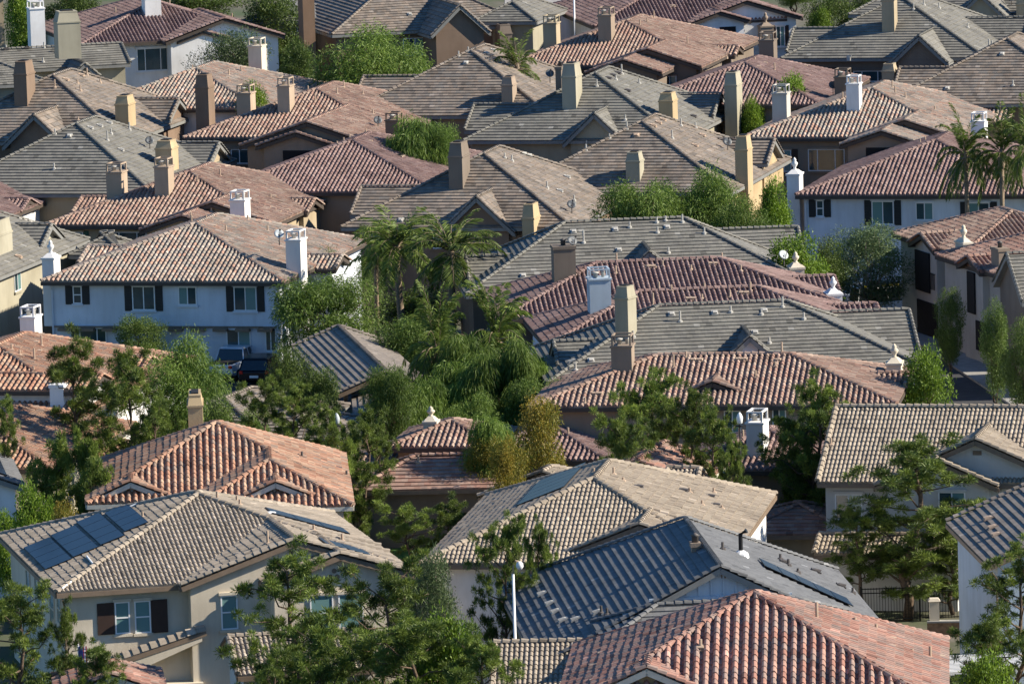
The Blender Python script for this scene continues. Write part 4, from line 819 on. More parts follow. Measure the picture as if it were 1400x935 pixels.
# rose terracotta house at the bottom
s = House('tile_house', 'large rose terracotta barrel tile roof at the bottom edge, nearest of all', (1030, 812), a=-4, h=5.6 + .45 * 7.2, tile='S', tmat='t_rose', wall='w_tan', fascia='fascia_cream', loc=(7.2, 7.2), pitch=.45, group=GF, z=2.5); s.h = 5.6
s.wing(0, 0, 14.4, 14.6)
best = min((abs(s.pix((m, m, s.h + s.t * m))[0] - 888), m) for m in [k * .02 for k in range(20, 330)]); m_ = best[1]; z_ = s.h + s.t * m_; q = s.on_z(881, 913, z_); s.wing(-.03, q.y, 2 * m_, m_ - q.y + .6, 'y', 'g', 'g')
pipes(s, (1117, 849, 27), (1169, 853, 10), (1198, 864, 12), (1272, 902, 20), (1247, 895, 9)); vents(s, (1217, 875), (1216, 886), (1284, 900), m='pipe_tan', w=.45); s.pipe(958, 888, 15, m='pipe_tan'); s.vent(957, 887); vents(s, (927, 863), (826, 895), (815, 912), (815, 932), m='pipe_tan'); s.finish()
# tan tile house, right
s = House('tile_house', 'house with long pale tan tile roof and two offset front gables, right side', (1143, 557), a=-13, h=5.6 + .51 * 5.4, tile='d', tmat='t_beige', wall='w_palegray', fascia='fascia_brown', loc=(0, 5.4), pitch=.51, group=GF); s.h = 5.6
s.wing(0, 0, 18, 10.8, 'x', 'g', 'g')
q = ygable(s, (1333, 601), 3.6, start=(1364, 583), t=.45); yb2 = q.y + .3
q = ygable(s, (1279, 628), 2.9, z=5.5 + .45 * 2.9, length=5, t=.45); ya2 = q.y + .3
s.hole((1330, 616, 1342, 622), at_=yb2, name='gable_vent', m='fascia_brown')
s.win((1142, 675, 1179, 710), at_=s.ov); s.win((1283, 672, 1320, 700), at_=ya2)
s.wing(.3, -3.0, 7.0, 3.2, 'x', 'g', 'g', dz=-2.9, t=.4); s.pipe(1136, 610, 12); s.finish()
# dusk roof at the right edge
s = House('tile_house', 'tall grey house with dark tan tile roof, cropped by the right edge behind a pine', (1352, 773), a=5, h=5.6, tile='f', tmat='t_dusk', wall='w_bluegray', fascia='fascia_brown', loc=(0, 0), pitch=.42, group=GF, z=.6)
s.wing(0, 0, 11, 11.5, 'y', 'g', 'g'); vents(s, (1352, 710), (1358, 722), (1363, 732), m='pipe_tan')
b = MB(); b.tube([(.1, -.03, 5.3), (.36, .2, 5.0), (.38, .22, .2)], .05); b.build('downspout', s.fm, s.root); s.finish()
# strip of tan roof at the bottom
s = House('tile_house', 'low tan tile roof along the bottom edge, below the white street lamp', (676, 880), a=-3, h=3.2 + .36 * 3.4, tile='d', tmat='t_tan', wall='w_sand', fascia='fascia_brown', loc=(0, 3.4), pitch=.36, group=GF, z=2.0); s.h = 3.2
s.wing(0, 0, 9, 6.8, 'x', 'g', 'g'); s.finish()
s = House('tile_house', 'low tan tiled porch roof at the bottom, below the sash window and behind pines', (312, 872), a=9, h=3.2 + .36 * 3, tile='d', tmat='t_tan', wall='w_palegray', fascia='fascia_brown', loc=(0, 3.0), pitch=.36, group=GF, z=.6); s.h = 3.2
s.wing(0, 0, 6, 6, 'x', 'g', 'g'); s.finish()
s = House('tile_house', 'small red tile roof end peeking up at the bottom left edge', (152, 918), a=6, h=3.6, tile='S', tmat='t_rose', wall='w_sand', fascia='fascia_cream', loc=(2.2, 0), pitch=.4, group=GF, z=2.2); s.h = 2.6
s.wing(0, 0, 4.4, 5, 'y', 'g', 'h'); s.pipe(235, 940, 12) if 0 else None; s.finish()
# left edge roof with modules
s = House('solar_house', 'house cropped by the left edge whose slope is covered by grey solar modules', (-98, 622), a=8, h=5.6 + .4 * 4.5, tile='d', tmat='t_slate', wall='w_white', fascia='fascia_gray', loc=(4.5, 0), pitch=.4, group=GF, z=.3); s.h = 5.6
s.wing(0, 0, 9, 13, 'y', 'g', 'g')
for k in range(5):
    z_ = lambda x: s.h + s.t * (9 - x); q_ = lambda x0, x1, y0, y1, e: [(x0, y0, z_(x0) + e), (x1, y0, z_(x1) + e), (x1, y1, z_(x1) + e), (x0, y1, z_(x0) + e)]
    for x0, x1 in ((5.2, 6.7), (6.75, 8.25)):
        o = MB().prism(q_(x0, x1, 1 + k * 2, 2.95 + k * 2, .16), q_(x0, x1, 1 + k * 2, 2.95 + k * 2, .2)).build('solar_panel', M['solar_frame'], s.root); MB().prism(q_(x0 + .03, x1 - .03, 1.03 + k * 2, 2.92 + k * 2, .195), q_(x0 + .03, x1 - .03, 1.03 + k * 2, 2.92 + k * 2, .207)).build('cell_glass', M['solar'], o)
s.finish()

# ================================================================ small roofs among the trees
s = tile_house('tile_house', 'white house with red-brown tile roof at the left edge, below the white shuttered house', (-3, 473), tmat='t_fire', wall='w_white', W=14.6, t=.32, group=GT)
xgable(s, (205, 489), 2.0, start=(170, 487)); q = xgable(s, (139, 513), 1.8, start=(80, 483), e='g')
s.chimney(28, 48, 420, 464, 'cage', 'w_white', y=15.5, down=3); s.chimney(69.5, 88, 526, 575, 'plain', 'w_white', y=.3, depth=1.6, down=5)
for bx in ((16, 559, 26, 575), (63, 559, 72, 573)): s.win(bx, at_=s.ov)
pipes(s, (57, 475, 17), (47, 493, 17), (27, 487, 9), (16, 480, 10), (99, 482, 9), (46, 510, 10)); vents(s, (48, 470), (11, 485), (52, 482), (57, 513), m='pipe_tan'); s.finish()
s = tile_house('tile_house', 'low brown tile house at the left edge, in front of two pines', (-38, 562), tmat='t_fire', wall='w_cream', W=11.5, t=.34, Lr=3, group=GT); q = ygable(s, (77, 607), 2.2, z=5.6, length=5); pipes(s, (26, 588, 9), (52, 582, 8)); s.finish()
s = House('shingle_house', 'low grey-tan roof in shade beside the tan hooded chimney, left of centre', (326, 538), a=-20, h=3 + .36 * 4, tile='f', tmat='t_dusk', wall='w_sand', fascia='fascia_gray', loc=(4, 6), pitch=.36, group=GS); s.h = 3
s.wing(0, 0, 8, 12); s.finish()
s = House('shingle_house', 'small tan roof glimpsed between young pines, below the carport', (400, 560), a=-12, h=3 + .36 * 3, tile='f', tmat='t_dusk', wall='w_khaki', fascia='fascia_gray', loc=(3, 4), pitch=.36, group=GS); s.h = 3
s.wing(0, 0, 6, 8); s.finish()
s = House('shingle_house', 'low grey roof with striped shade beside the palms, in front of the carport', (553, 549), a=2, h=3 + .30 * 2.7, tile='f', tmat='t_dusk', wall='w_khaki', fascia='fascia_gray', loc=(2.7, 0), pitch=.30, group=GS); s.h = 3
s.wing(0, 0, 5.4, 8, 'y', 'g', 'g'); s.wing(.6, -3.0, 4.2, 4.6, 'y', 'g', 'g', dz=-.1); s.finish()
s = House('tile_house', 'small brown tile roof with a sand urn finial among the palms, centre', (618, 576), a=-10, h=4.2 + .33 * 2.8, tmat='t_brown', wall='w_taupe', loc=(2.8, 2.8), pitch=.33, group=GT); s.h = 4.2
s.wing(0, 0, 5.6, 6); s.chimney(579, 596, 557, 588, 'urn', 'w_sand', y=2, depth=.9, down=1); s.finish()
s = House('tile_house', 'low brown tile roof between conifers and the red clay roof, centre', (505, 618), a=-14, h=3.4, tmat='t_brown', wall='w_khaki', loc=(0, 3), pitch=.36, group=GT, z=0); s.h = 3.0
s.wing(-1, 0, 7.5, 6, 'x', 'h', 'g'); s.finish()
s = House('tile_house', 'small red flat clay tile hip roof in the centre, over a dark fence', (568, 624), a=-3, h=3.0 + .42 * 2.9, tile='f', tmat='t_red', wall='w_darktaupe', fascia='fascia_brown', loc=(2.9, 2.9), pitch=.42, group=GF); s.h = 3.0
s.wing(0, 0, 8.3, 5.8, 'x'); s.pipe(572, 634, 12, m='pipe_tan'); s.finish()
s = tile_house('tile_house', 'low brown tile roof with pale smooth slope, centre below the brown walled house', (752, 580), h=3.4, tmat='t_maroon', wall='w_taupe', W=7.5, Lr=1, group=GT); pipes(s, (777, 598, 14)); s.finish()
s = tile_house('tile_house', 'maroon tile roof with white caged chimney among conifers, right of centre', (1050, 588), h=5.0, tmat='t_maroon', wall='w_taupe', W=8, Lr=.6, group=GT)
s.chimney(1021, 1044, 563, 626, 'cage', 'w_white', depth=1.4); pipes(s, (1011, 600, 15), (1016, 602, 15), (1082, 600, 20)); s.finish()
s = House('tile_house', 'plain salmon gable roof in front of dark conifers, right of centre', (872, 631), a=-14, h=5.6 + .36 * 3.0, tile='f', tmat='t_rose', wall='w_sand', fascia='fascia_cream', loc=(3.0, 0), pitch=.36, group=GF); s.h = 5.6
s.wing(0, 0, 6.0, 6.0, 'y', 'g', 'g'); s.finish()
s = House('tile_house', 'tiny red tile roof seen through the iron fence, beside the cream garden wall', (1086, 693), a=-8, h=3.0 + .36 * 2.5, tile='f', tmat='t_red', wall='w_khaki', fascia='fascia_brown', loc=(2.5, 2.5), pitch=.36, group=GF); s.h = 3.0
s.wing(0, 0, 5.4, 6); s.finish()
# carport
s = House('carport', 'open carport with weathered grey gable roof striped by shade, beside the parked cars', (400, 475), a=9, h=3.4, tile='f', tmat='t_dusk', wall='w_brown', fascia='fascia_brown', loc=(0, 19.5), pitch=.40)
s.wing(0, 0, 5.4, 19.5, 'y', 'g', 'g', walls=False)
b = None
for k in range(5):
    for x in (.5, 4.9): MB().box(x - .1, x + .1, .7 + k * 4.1, .9 + k * 4.1, -.3, 3.5).build('post', M['fascia_brown'], s.root)
for x in (.5, 4.9): MB().box(x - .08, x + .08, .3, 17.7, 3.30 - .25, 3.30 + .1).build('beam', M['fascia_brown'], s.root)
s.finish(); s.root['category'] = 'carport'
# ================================================================ trees
def unit(v): return v / np.maximum(np.linalg.norm(v, axis=-1, keepdims=True), 1e-9)
def blades(P, D, L, Wd, g, droop=0.0, mid=False):
    """thin leaves: P root points, D directions, L lengths, Wd widths"""
    n = len(P); D = unit(D); r = unit(g.normal(size=(n, 3))); S = unit(np.cross(D, r)); L = np.broadcast_to(L, (n,))[:, None]; Wd = np.broadcast_to(Wd, (n,))[:, None]
    m = P + D * L * .5; e = P + D * L; e[:, 2] -= droop * L[:, 0]; m[:, 2] -= droop * L[:, 0] * .25
    V = np.stack([P, m + S * Wd * .5, e, m - S * Wd * .5], 1)
    return V.reshape(-1, 3), np.arange(n * 4).reshape(n, 4)
def joinq(parts):
    V, Q, T, n = [], [], [], 0
    for v, q, t in parts: V.append(v); Q.append(q + n); T.append(t); n += len(v)
    return np.concatenate(V), np.concatenate(Q), np.concatenate(T)
def limb(mb, p, q, r0, r1, g, bend=.12, n=4):
    p, q = np.array(p, float), np.array(q, float); L = np.linalg.norm(q - p); pts = [p + (q - p) * k / n + (g.normal(size=3) * L * bend * .5 if 0 < k < n else 0) for k in range(n + 1)]
    mb.tube([tuple(x) for x in pts], [r0 + (r1 - r0) * k / n for k in range(n + 1)], 6); return pts
PROTO = {}
def pine(seed, H=9.0, Wd=5.0, dens=1.0, lean=.0, bare=.25, tufts=1.0):
    """open irregular pine: forking limbs that carry brushes of needles towards their ends"""
    g = np.random.default_rng(seed); tr = MB(); parts = []
    top = np.array([g.normal() * .3 + lean, g.normal() * .3, H * .93]); base = np.zeros(3)
    spine = [base + (top - base) * k / 8 + np.array([g.normal() * .13, g.normal() * .13, 0]) * (0 < k) for k in range(9)]
    tr.tube([tuple(x) for x in spine], [.17 * H / 9 * (1 - k / 9.5) + .015 for k in range(9)], 8)
    at_ = lambda f: spine[min(7, int(f * 8))] + (spine[min(8, int(f * 8) + 1)] - spine[min(7, int(f * 8))]) * (f * 8 - int(f * 8))
    cl = []
    nb = int(31 * dens)
    for k in range(nb):
        f = bare + (1 - bare) * ((k + g.random() * .8) / nb); a = k * 2.4 + g.normal() * .5; prof = math.sin(math.pi * min(1, max(0.12, (1.08 - f) / (1.08 - bare) * .72 + .05))) ** .8
        R_ = Wd / 2 * prof * g.uniform(.35, 1.3); p = at_(min(.99, f)); up = g.uniform(.12, .7) * R_ + .1
        q = p + np.array([math.cos(a) * R_, math.sin(a) * R_, up]); pts = limb(tr, p, q, .05 * (1.2 - f) + .02, .012, g)
        for _ in range(int(2 + R_ * 3.0 * tufts)):
            t = g.uniform(.35, 1.05); c = p + (q - p) * min(t, 1) + g.normal(size=3) * np.array([.32, .32, .2]) * (.4 + R_ * .25); cl.append((c, g.uniform(.24, .44)))
            if g.random() < .5: limb(tr, p + (q - p) * min(t, .95), c, .014, .006, g, n=2)
    for k in range(int(14 * dens)): cl.append((top + g.normal(size=3) * np.array([.3, .3, .5]) - [0, 0, .25], g.uniform(.25, .42)))
    for c, r in cl:
        n = int(190 * (r / .4)); d = unit(g.normal(size=(n, 3)) + np.array([0, 0, .35])); P = c + d * g.random((n, 1)) * r * .55 * np.array([1.2, 1.2, .8])
        v, q = blades(P, d + g.normal(size=(n, 3)) * .35 + np.array([0, 0, .25]), g.uniform(.13, .27, n), g.uniform(.022, .042, n), g); parts.append((v, q, np.clip(g.normal(.45, .22) + g.normal(size=n) * .16, 0, 1)))
    return tr, joinq(parts), H, Wd
def leafy(seed, H=6.0, Wd=5.0, n=15000, leaf=(.05, .2), droop=.5, lobes=34, base=.18, flat=1.0, stems=4, up=.2, rough=.5):
    """broadleaf crown: leaves thick on many uneven lobes, open between them"""
    g = np.random.default_rng(seed); tr = MB(); L = []
    cz = H * (base + (1 - base) / 2); rz = H * (1 - base) / 2
    for k in range(lobes):
        d = unit(g.normal(size=3)); d[2] = d[2] * .9 + .12; rr = g.uniform(.35, .85) ** .6
        c = np.array([d[0] * Wd / 2 * rr * .82, d[1] * Wd / 2 * rr * .82, cz + d[2] * rz * rr * .82]); L.append((c, g.uniform(.16, .30) * Wd * .62, g.normal(.5, .17)))
    for k in range(stems):
        a = g.random() * 6.28; m = np.array([math.cos(a) * Wd * .08, math.sin(a) * Wd * .08, H * .3]); limb(tr, (math.cos(a) * .08, math.sin(a) * .08, 0), m, .10, .07, g)
        for c, r, t in L[k::stems][:5]: limb(tr, m, c, .05, .012, g)
    parts = []; w = np.array([r ** 2 for c, r, t in L]); w /= w.sum()
    for (c, r, t), ww in zip(L, w):
        k = max(20, int(n * ww)); d = unit(g.normal(size=(k, 3))); rr = r * np.clip(g.normal(.82, .2, (k, 1)), .1, 1.25)
        P = c + d * rr * np.array([1, 1, .85 * flat]); D = d * .6 + g.normal(size=(k, 3)) * rough + np.array([0, 0, up - droop])
        v, q = blades(P, D, g.uniform(leaf[1] * .6, leaf[1] * 1.3, k), g.uniform(leaf[0] * .7, leaf[0] * 1.4, k), g, droop * .3); parts.append((v, q, np.clip(t + g.normal(size=k) * .18, 0, 1)))
    return tr, joinq(parts), H, Wd
def palm(seed, H=7.0, Wd=5.0, nf=26, leaflets=54, dry=.1):
    """feather palm: ringed trunk, arching fronds with hanging leaflets"""
    g = np.random.default_rng(seed); tr = MB(); top = np.array([g.normal() * .15, g.normal() * .15, H - Wd * .27])
    tr.tube([(0, 0, 0), tuple(top * [.4, .4, .35]), tuple(top * [.8, .8, .7]), tuple(top)], [.24, .19, .17, .15], 9)
    prof = [(.15, top[2] - .1), (.24, top[2] + .1), (.17, top[2] + .6), (.07, top[2] + 1.0)]; tr.lathe(top[0], top[1], prof, 8)
    parts = []; S = Wd / 5.0
    for k in range(nf):
        a = k * 2.4 + g.normal() * .2; e = g.uniform(-.35, 1.25) if k > 5 else g.uniform(1.0, 1.4); L = g.uniform(2.1, 2.9) * S; h = np.array([math.cos(a), math.sin(a), 0]); p = top + [0, 0, .5]; d0 = h * math.cos(e) + np.array([0, 0, math.sin(e)]); pts = [p]; st = 12; dd = d0.copy()
        for j in range(st): dd = unit(dd + np.array([0, 0, -.085 - .009 * j])); pts.append(pts[-1] + dd * L / st)
        tr.tube([tuple(x) for x in pts[::2]], [.03, .026, .022, .018, .013, .009, .005], 4)
        pts = np.array(pts); f = np.sort(g.uniform(.12, 1, leaflets * 2)); i = np.minimum((f * st).astype(int), st - 1); P = pts[i] + (pts[i + 1] - pts[i]) * (f * st - i)[:, None]; tan = unit(pts[i + 1] - pts[i]); sd = unit(np.cross(tan, [0, 0, 1.0])) * np.where(np.arange(len(f)) % 2, 1, -1)[:, None]
        D = sd * .9 + tan * .8 + np.array([0, 0, -.12]) + g.normal(size=P.shape) * .12; ln = .68 * S * np.sin(np.pi * np.clip(f * .8 + .14, 0, 1)) ** .6
        v, q = blades(P, D, ln, .046, g, .2); parts.append((v, q, np.clip((.3 if (e < -.1 and g.random() < .4) else .58) + g.normal(size=len(f)) * .15, 0, 1)))
    return tr, joinq(parts), H, Wd
def proto(kind):
    if kind in PROTO: return PROTO[kind]
    k, i = kind[:-1], int(kind[-1]); lm = None; bark = 'bark'
    if k == 'pine': r = pine(100 + i, dens=(1.0, 1.15, .8, 1.3)[i % 4], bare=(.22, .12, .3, .1)[i % 4]); lm = 'l_pine'
    elif k == 'shrubpine': r = pine(140 + i, H=5, Wd=3.4, dens=.8, bare=.05, tufts=1.6); lm = 'l_pine'
    elif k == 'pepper': r = leafy(200 + i, n=26000, leaf=(.035, .20), droop=.55, lobes=46, base=.05); lm = 'l_pepper'
    elif k == 'olive': r = leafy(220 + i, n=24000, leaf=(.035, .15), droop=.15, lobes=44, base=.06); lm = 'l_olive'; bark = 'bark_pale'
    elif k == 'dark': r = leafy(240 + i, n=20000, leaf=(.06, .15), droop=.2, lobes=40, base=.03); lm = 'l_dark'
    elif k == 'bright': r = leafy(260 + i, n=17000, leaf=(.075, .16), droop=.2, lobes=36, base=.03); lm = 'l_bright'
    elif k == 'yellow': r = leafy(280 + i, n=17000, leaf=(.06, .16), droop=.3, lobes=34, base=.08); lm = 'l_yellow'
    elif k == 'willow': r = leafy(300 + i, H=7, Wd=5, n=30000, leaf=(.04, .34), droop=1.1, lobes=40, base=.03, rough=.3); lm = 'l_pepper'
    elif k == 'sparse': r = leafy(320 + i, n=7000, leaf=(.04, .17), droop=.5, lobes=26, base=.12, stems=5); lm = 'l_pepper'; bark = 'bark_pale'
    elif k == 'palm': r = palm(400 + i, nf=(36, 30, 26, 23)[i % 4]); lm = 'l_palm'; bark = 'palm_bark'
    elif k == 'tuftpalm': r = palm(420 + i, H=4.5, Wd=5, nf=40); lm = 'l_palm'; bark = 'palm_bark'
    tr, (V, Q, T), H, Wd = r
    PROTO[kind] = (tr.mesh('trunk', M[bark], True), np_mesh('crown', V, Q, [M[lm]], T), H, Wd); return PROTO[kind]
def tree(kind, px, ytop, wpx, Y, label, group=None, rot=None, name=None, lm=None, g0=0.0):
    """tree standing at distance Y under photo column px, its top at photo row ytop, its crown wpx wide there"""
    t = at_depth(px, ytop, Y); zb = ground(Y) + g0; h = t.z - zb; w = wpx * Y / FPX
    if kind[:-1] in ('pepper', 'olive', 'dark', 'bright', 'yellow'): w *= 1.12; h *= 1.07
    tm, cm, H, Wd = proto(kind)
    names = dict(pine='pine_tree', shrubpine='pine_tree', palm='palm_tree', tuftpalm='palm_tree', willow='weeping_tree', pepper='leafy_tree', olive='olive_tree', dark='leafy_tree', bright='leafy_tree', yellow='flowering_tree', sparse='slender_tree')
    nm = name or names[kind[:-1]]
    r = empty(nm, (t.x, Y, zb), random.uniform(0, 6.28) if rot is None else R(rot)); r.scale = (w / Wd, w / Wd, h / H)
    tag(r, label, 'tree' if 'shrub' not in nm else 'shrub', group or nm.replace('_', ' ') + 's among the houses')
    link('trunk', tm, r); c = link('crown', cm, r)
    if lm:
        c.data = cm.copy(); c.data.materials[0] = M[lm]
    return r
PT = [
 # far
 ('pepper0', 510, 24, 156, 474, 'big round feathery tree in front of the brown gabled house'), ('olive0', 318, 36, 118, 480, 'grey-green tree leaning on the white house with the three-pane window'),
 ('bright0', 26, -18, 56, 512, 'bright green shrub at the top left corner beside a white caged chimney'), ('dark1', 372, -16, 90, 505, 'dark tree at the top edge, left of the rust chimney'), ('dark2', 404, 58, 60, 488, 'low dark shrubs beneath the small pale sash-windowed house'),
 ('bright0', 346, 114, 62, 462, 'bright green tree between two caged chimneys, upper left'), ('bright1', 1089, 104, 66, 458, 'bright green tree behind the white caged chimney, upper right'), ('bright2', 1029, 132, 38, 456, 'slim bright shrub right of the tall blue-grey chimney'),
 ('dark1', 1132, -14, 70, 506, 'dark green tree at the top edge beside an olive hooded chimney'), ('bright0', 1118, 12, 44, 500, 'light green shrub at the top edge, behind the grey roof'), 
 ('palm3', 708, 74, 92, 464, 'feathery palm in front of the grey hip roof, upper centre'), ('willow1', 566, 140, 124, 435.5, 'drooping feathery tree over the dull maroon roof, upper centre'), ('pepper1', 606, 160, 60, 435, 'ivy-green drooping tree right of the drooping feathery tree, upper centre'), ('dark2', 600, 235, 50, 436, 'dark shrub beneath the drooping feathery tree, upper centre'),
 ('bright1', 192, 232, 56, 444, 'green shrubs between the two tan caged chimneys, left'), ('bright2', 10, 225, 26, 446, 'small bright shrub touching the left edge, by the grey-olive roof'),
 # middle
 ('pepper1', 874, 238, 128, 402, 'left one of the rounded feathery trees above the long grey roof'), ('pepper2', 958, 231, 120, 404, 'tallest of the rounded feathery trees above the long grey roof'), ('pepper0', 1012, 252, 92, 401, 'right one of the rounded feathery trees above the long grey roof'), ('bright0', 1052, 246, 56, 406, 'bright leafy tree against the tan wall, left of the white house with palms'),
 ('bright1', 1092, 322, 102, 384, 'bright broadleaf tree at the right end of the long grey roof'), ('olive1', 1182, 306, 134, 398, 'wide dark olive tree below the black-shuttered white house on the right'), ('dark0', 1130, 330, 60, 396, 'dark shrub between the bright broadleaf tree and the wide olive tree'),
 ('palm2', 1322, 189, 92, 414, 'left one of the palms before the white house on the right'), ('palm3', 1366, 186, 98, 413, 'middle one of the palms before the white house on the right'), ('palm2', 1402, 182, 90, 411, 'palm cut by the right edge before the white house'),
 ('dark1', 190, 430, 72, 387, 'dark shrub in front of the left white house, beside its pergola'), ('bright2', 112, 461, 42, 388, 'low light green bush in front of the left white house'),
 ('pepper1', 440, 372, 158, 381, 'wide dense feathery tree at the right corner of the left white house'), ('sparse0', 452, 328, 70, 398, 'thin vine-clad tree against the sunlit side of the left white house'), ('sparse1', 500, 345, 60, 394, 'slender tree with bare pale limbs left of the palm clump'),
 ('palm0', 548, 314, 140, 388, 'left tall palm of the palm clump, centre'), ('palm1', 612, 322, 150, 384, 'right tall palm of the palm clump, centre'), ('palm3', 512, 334, 90, 392, 'hindmost palm of the palm clump, centre'), ('dark2', 570, 395, 120, 390, 'dark shade tree under the palm clump, centre'),
 ('tuftpalm0', 600, 446, 110, 349, 'left spreading palm among the weeping trees below the palm clump'), ('tuftpalm1', 676, 432, 120, 351, 'right spreading palm among the weeping trees below the palm clump'), ('willow2', 640, 470, 150, 344, 'broad weeping tree in front of the spreading palms, centre'), ('pepper1', 534, 490, 80, 338, 'low dark tree at the right end of the carport'), ('willow1', 735, 470, 70, 346, 'narrow weeping tree beside the grey-olive roof'), ('willow0', 690, 446, 120, 343, 'tall weeping tree against the grey-olive roof, centre'),
 ('yellow0', 738, 545, 84, 322, 'yellow flowering tree left of the brown walled house'), ('willow0', 668, 548, 100, 326, 'green weeping tree between the urn finial and the yellow flowering tree'), ('yellow1', 690, 590, 60, 318, 'small yellowing shrub under the weeping tree, centre'), ('dark0', 728, 600, 80, 326, 'dark hedge-like tree above the small tan roof, centre'),
 ('pepper2', 256, 462, 124, 340, 'pale feathery tree beside the parked pickup, left'), ('dark2', 300, 545, 60, 330, 'low dark shrub left of the tan hooded chimney'), ('dark1', 395, 470, 60, 352, 'dark shrub at the left foot of the carport'), 
 ('bright1', 1264, 476, 86, 336, 'bright yellow-green tree beside the alley roadway'), ('dark1', 1298, 392, 40, 374, 'slim tree in front of the taupe balcony house, alley'), ('dark2', 1358, 416, 48, 362, 'slim tree nearer along the alley, before the red-tiled gable'), ('dark0', 1396, 440, 60, 358, 'dark tree at the right edge along the alley'),
 # conifers of the middle ground
 ('pine0', 108, 464, 128, 326, 'left one of the two tall pines in front of the red-brown roof'), ('pine1', 164, 478, 122, 323, 'right one of the two tall pines in front of the red-brown roof'), ('pine2', 2, 545, 70, 318, 'pine cut by the left edge beside the low brown roof'), ('shrubpine0', 72, 612, 90, 310, 'dark young pine left of the terracotta house'), ('shrubpine1', 115, 600, 70, 309, 'young pine touching the left end of the terracotta roof'),
 ('pine2', 352, 518, 84, 332, 'left young pine of the row behind the terracotta roof'), ('pine3', 398, 522, 84, 330, 'tallest young pine of the row behind the terracotta roof'), ('pine0', 444, 552, 84, 325, 'young pine beside the lantern behind the terracotta roof'), ('pine1', 492, 560, 84, 322, 'right young pine of the row behind the terracotta roof'),
 ('pine1', 524, 578, 56, 326, 'slim conifer left of the red clay hip roof'), ('pine0', 618, 685, 90, 303, 'conifer in front of the red clay hip roof'),
 ('pine3', 880, 508, 118, 313, 'left big conifer in front of the brown roof with the small gable'), ('pine1', 935, 530, 96, 311, 'middle conifer in front of the brown roof, by the white globe lamp'), ('pine0', 975, 556, 84, 309, 'conifer left of the white caged chimney, right of centre'), ('pine2', 858, 566, 100, 306, 'low conifer above the beige roof ridge'), 
 ('pine0', 1110, 520, 120, 312, 'tall conifer at the left end of the long pale tan roof'), ('pine3', 1090, 565, 84, 313, 'dense conifer right of the white caged chimney'), ('bright2', 1094, 628, 62, 314, 'bright leafy shrub below the conifers, left of the tan roof house'), ('dark1', 1062, 640, 80, 316, 'dark shrub above the iron fence, right of the beige roof'),
 ('pine1', 1236, 604, 210, 300, 'large pine with reddish trunk in front of the long pale tan roof'), ('pine2', 1178, 690, 90, 301, 'dark young pine left of the reddish trunk'), ('pine3', 1300, 690, 100, 301, 'young pine right of the reddish trunk, above the iron fence'),
 # near
 ('pine2', 1388, 752, 150, 268, 'pine at the right edge in front of the grey house'), ('pine0', 1350, 840, 130, 258, 'low pine at the bottom right corner'), ('bright0', 1338, 895, 110, 252, 'bright shrub at the bottom right, beside the rose tile roof'),
 ('pine2', 20, 796, 140, 266, 'large pine at the bottom left corner, in front of the sand house'), ('pine0', 88, 832, 60, 266, 'pine branch tips beside the shuttered window, bottom left'), ('pine1', 132, 878, 100, 262, 'small pine beneath the shuttered window, bottom left'),
 ('pine0', 402, 758, 170, 266, 'left one of the pines before the sand house gables'), ('pine2', 512, 768, 150, 263, 'right one of the pines before the sand house gables'), ('pine1', 455, 850, 150, 258, 'low pine between the two pines of the sand house'), ('pine3', 568, 838, 190, 256, 'spreading pine at the bottom edge, before the iron fence'), ('bright1', 604, 846, 120, 257, 'light green tree at the bottom, before the iron fence'), ('pine0', 650, 868, 130, 254, 'pine at the bottom edge left of the low tan roof'), ('pine2', 378, 878, 120, 256, 'low pine in front of the tan porch roof'), 
 ('olive1', 586, 752, 92, 275, 'grey-green tree right of the sand house gable'), ('pine3', 686, 704, 84, 277, 'pine left of the white street lamp'), ('pine1', 735, 712, 60, 279, 'pine in front of the beige barrel tiles, near the street lamp'), ('pine2', 565, 690, 110, 303, 'conifer above the lawn right of the sand house'),
 ('bright0', 48, 664, 76, 300, 'bright green shrub between the left edge house and the solar roof'), ('yellow0', 88, 690, 60, 298, 'yellow-green shrub behind the solar roof, left'),
 ('pepper0', 575, 420, 130, 372, 'lush broad tree behind the weeping trees and beneath the palm clump'), ('willow2', 575, 500, 110, 341, 'weeping palm-like tree between the carport and the sand urn finial'), ('willow1', 628, 438, 120, 347, 'rounded tree crowning the weeping trees, centre'), ('willow0', 728, 474, 80, 345, 'rounded tree at the left end of the grey-olive roof, centre'), ('pepper1', 735, 510, 100, 340, 'dense tree at the left end of the brown walled house'), ('pepper2', 650, 540, 80, 337, 'low lush tree right of the sand urn finial'), ('dark1', 440, 500, 60, 352, 'dark shrub under the right side of the carport'), ('pepper0', 340, 545, 60, 334, 'low green shrub in front of the parked pickup'),
 ('bright0', 12, 700, 50, 306, 'bright shrub at the left edge under the house with grey solar modules'), ('pine3', 998, 598, 44, 303, 'small pine in front of the white globe lantern'), ('shrubpine0', 462, 588, 60, 319, 'bushy young pine in front of the blue capped lantern'),
 ('yellow0', 668, 596, 80, 325, 'yellow-green tree at the right end of the red clay hip roof'),
 ('pine2', 215, 540, 90, 321, 'pine in front of the pale feathery tree, behind the terracotta roof'), ('dark0', 95, -22, 90, 525, 'dark tree at the top edge behind the white house with the three-pane window'), ('dark2', 275, -26, 130, 540, 'dark tree line top left above the maroon roof'), ('pepper1', 700, -40, 90, 560, 'feathery tree at the top edge left of the pale road'), ('dark1', 1190, -20, 90, 530, 'dark tree at the top edge left of the tan hooded chimney'), ('pepper0', 1085, -30, 60, 540, 'feathery tree at the top edge right of the stepped white gables'),
]
for a in PT: tree(*a)
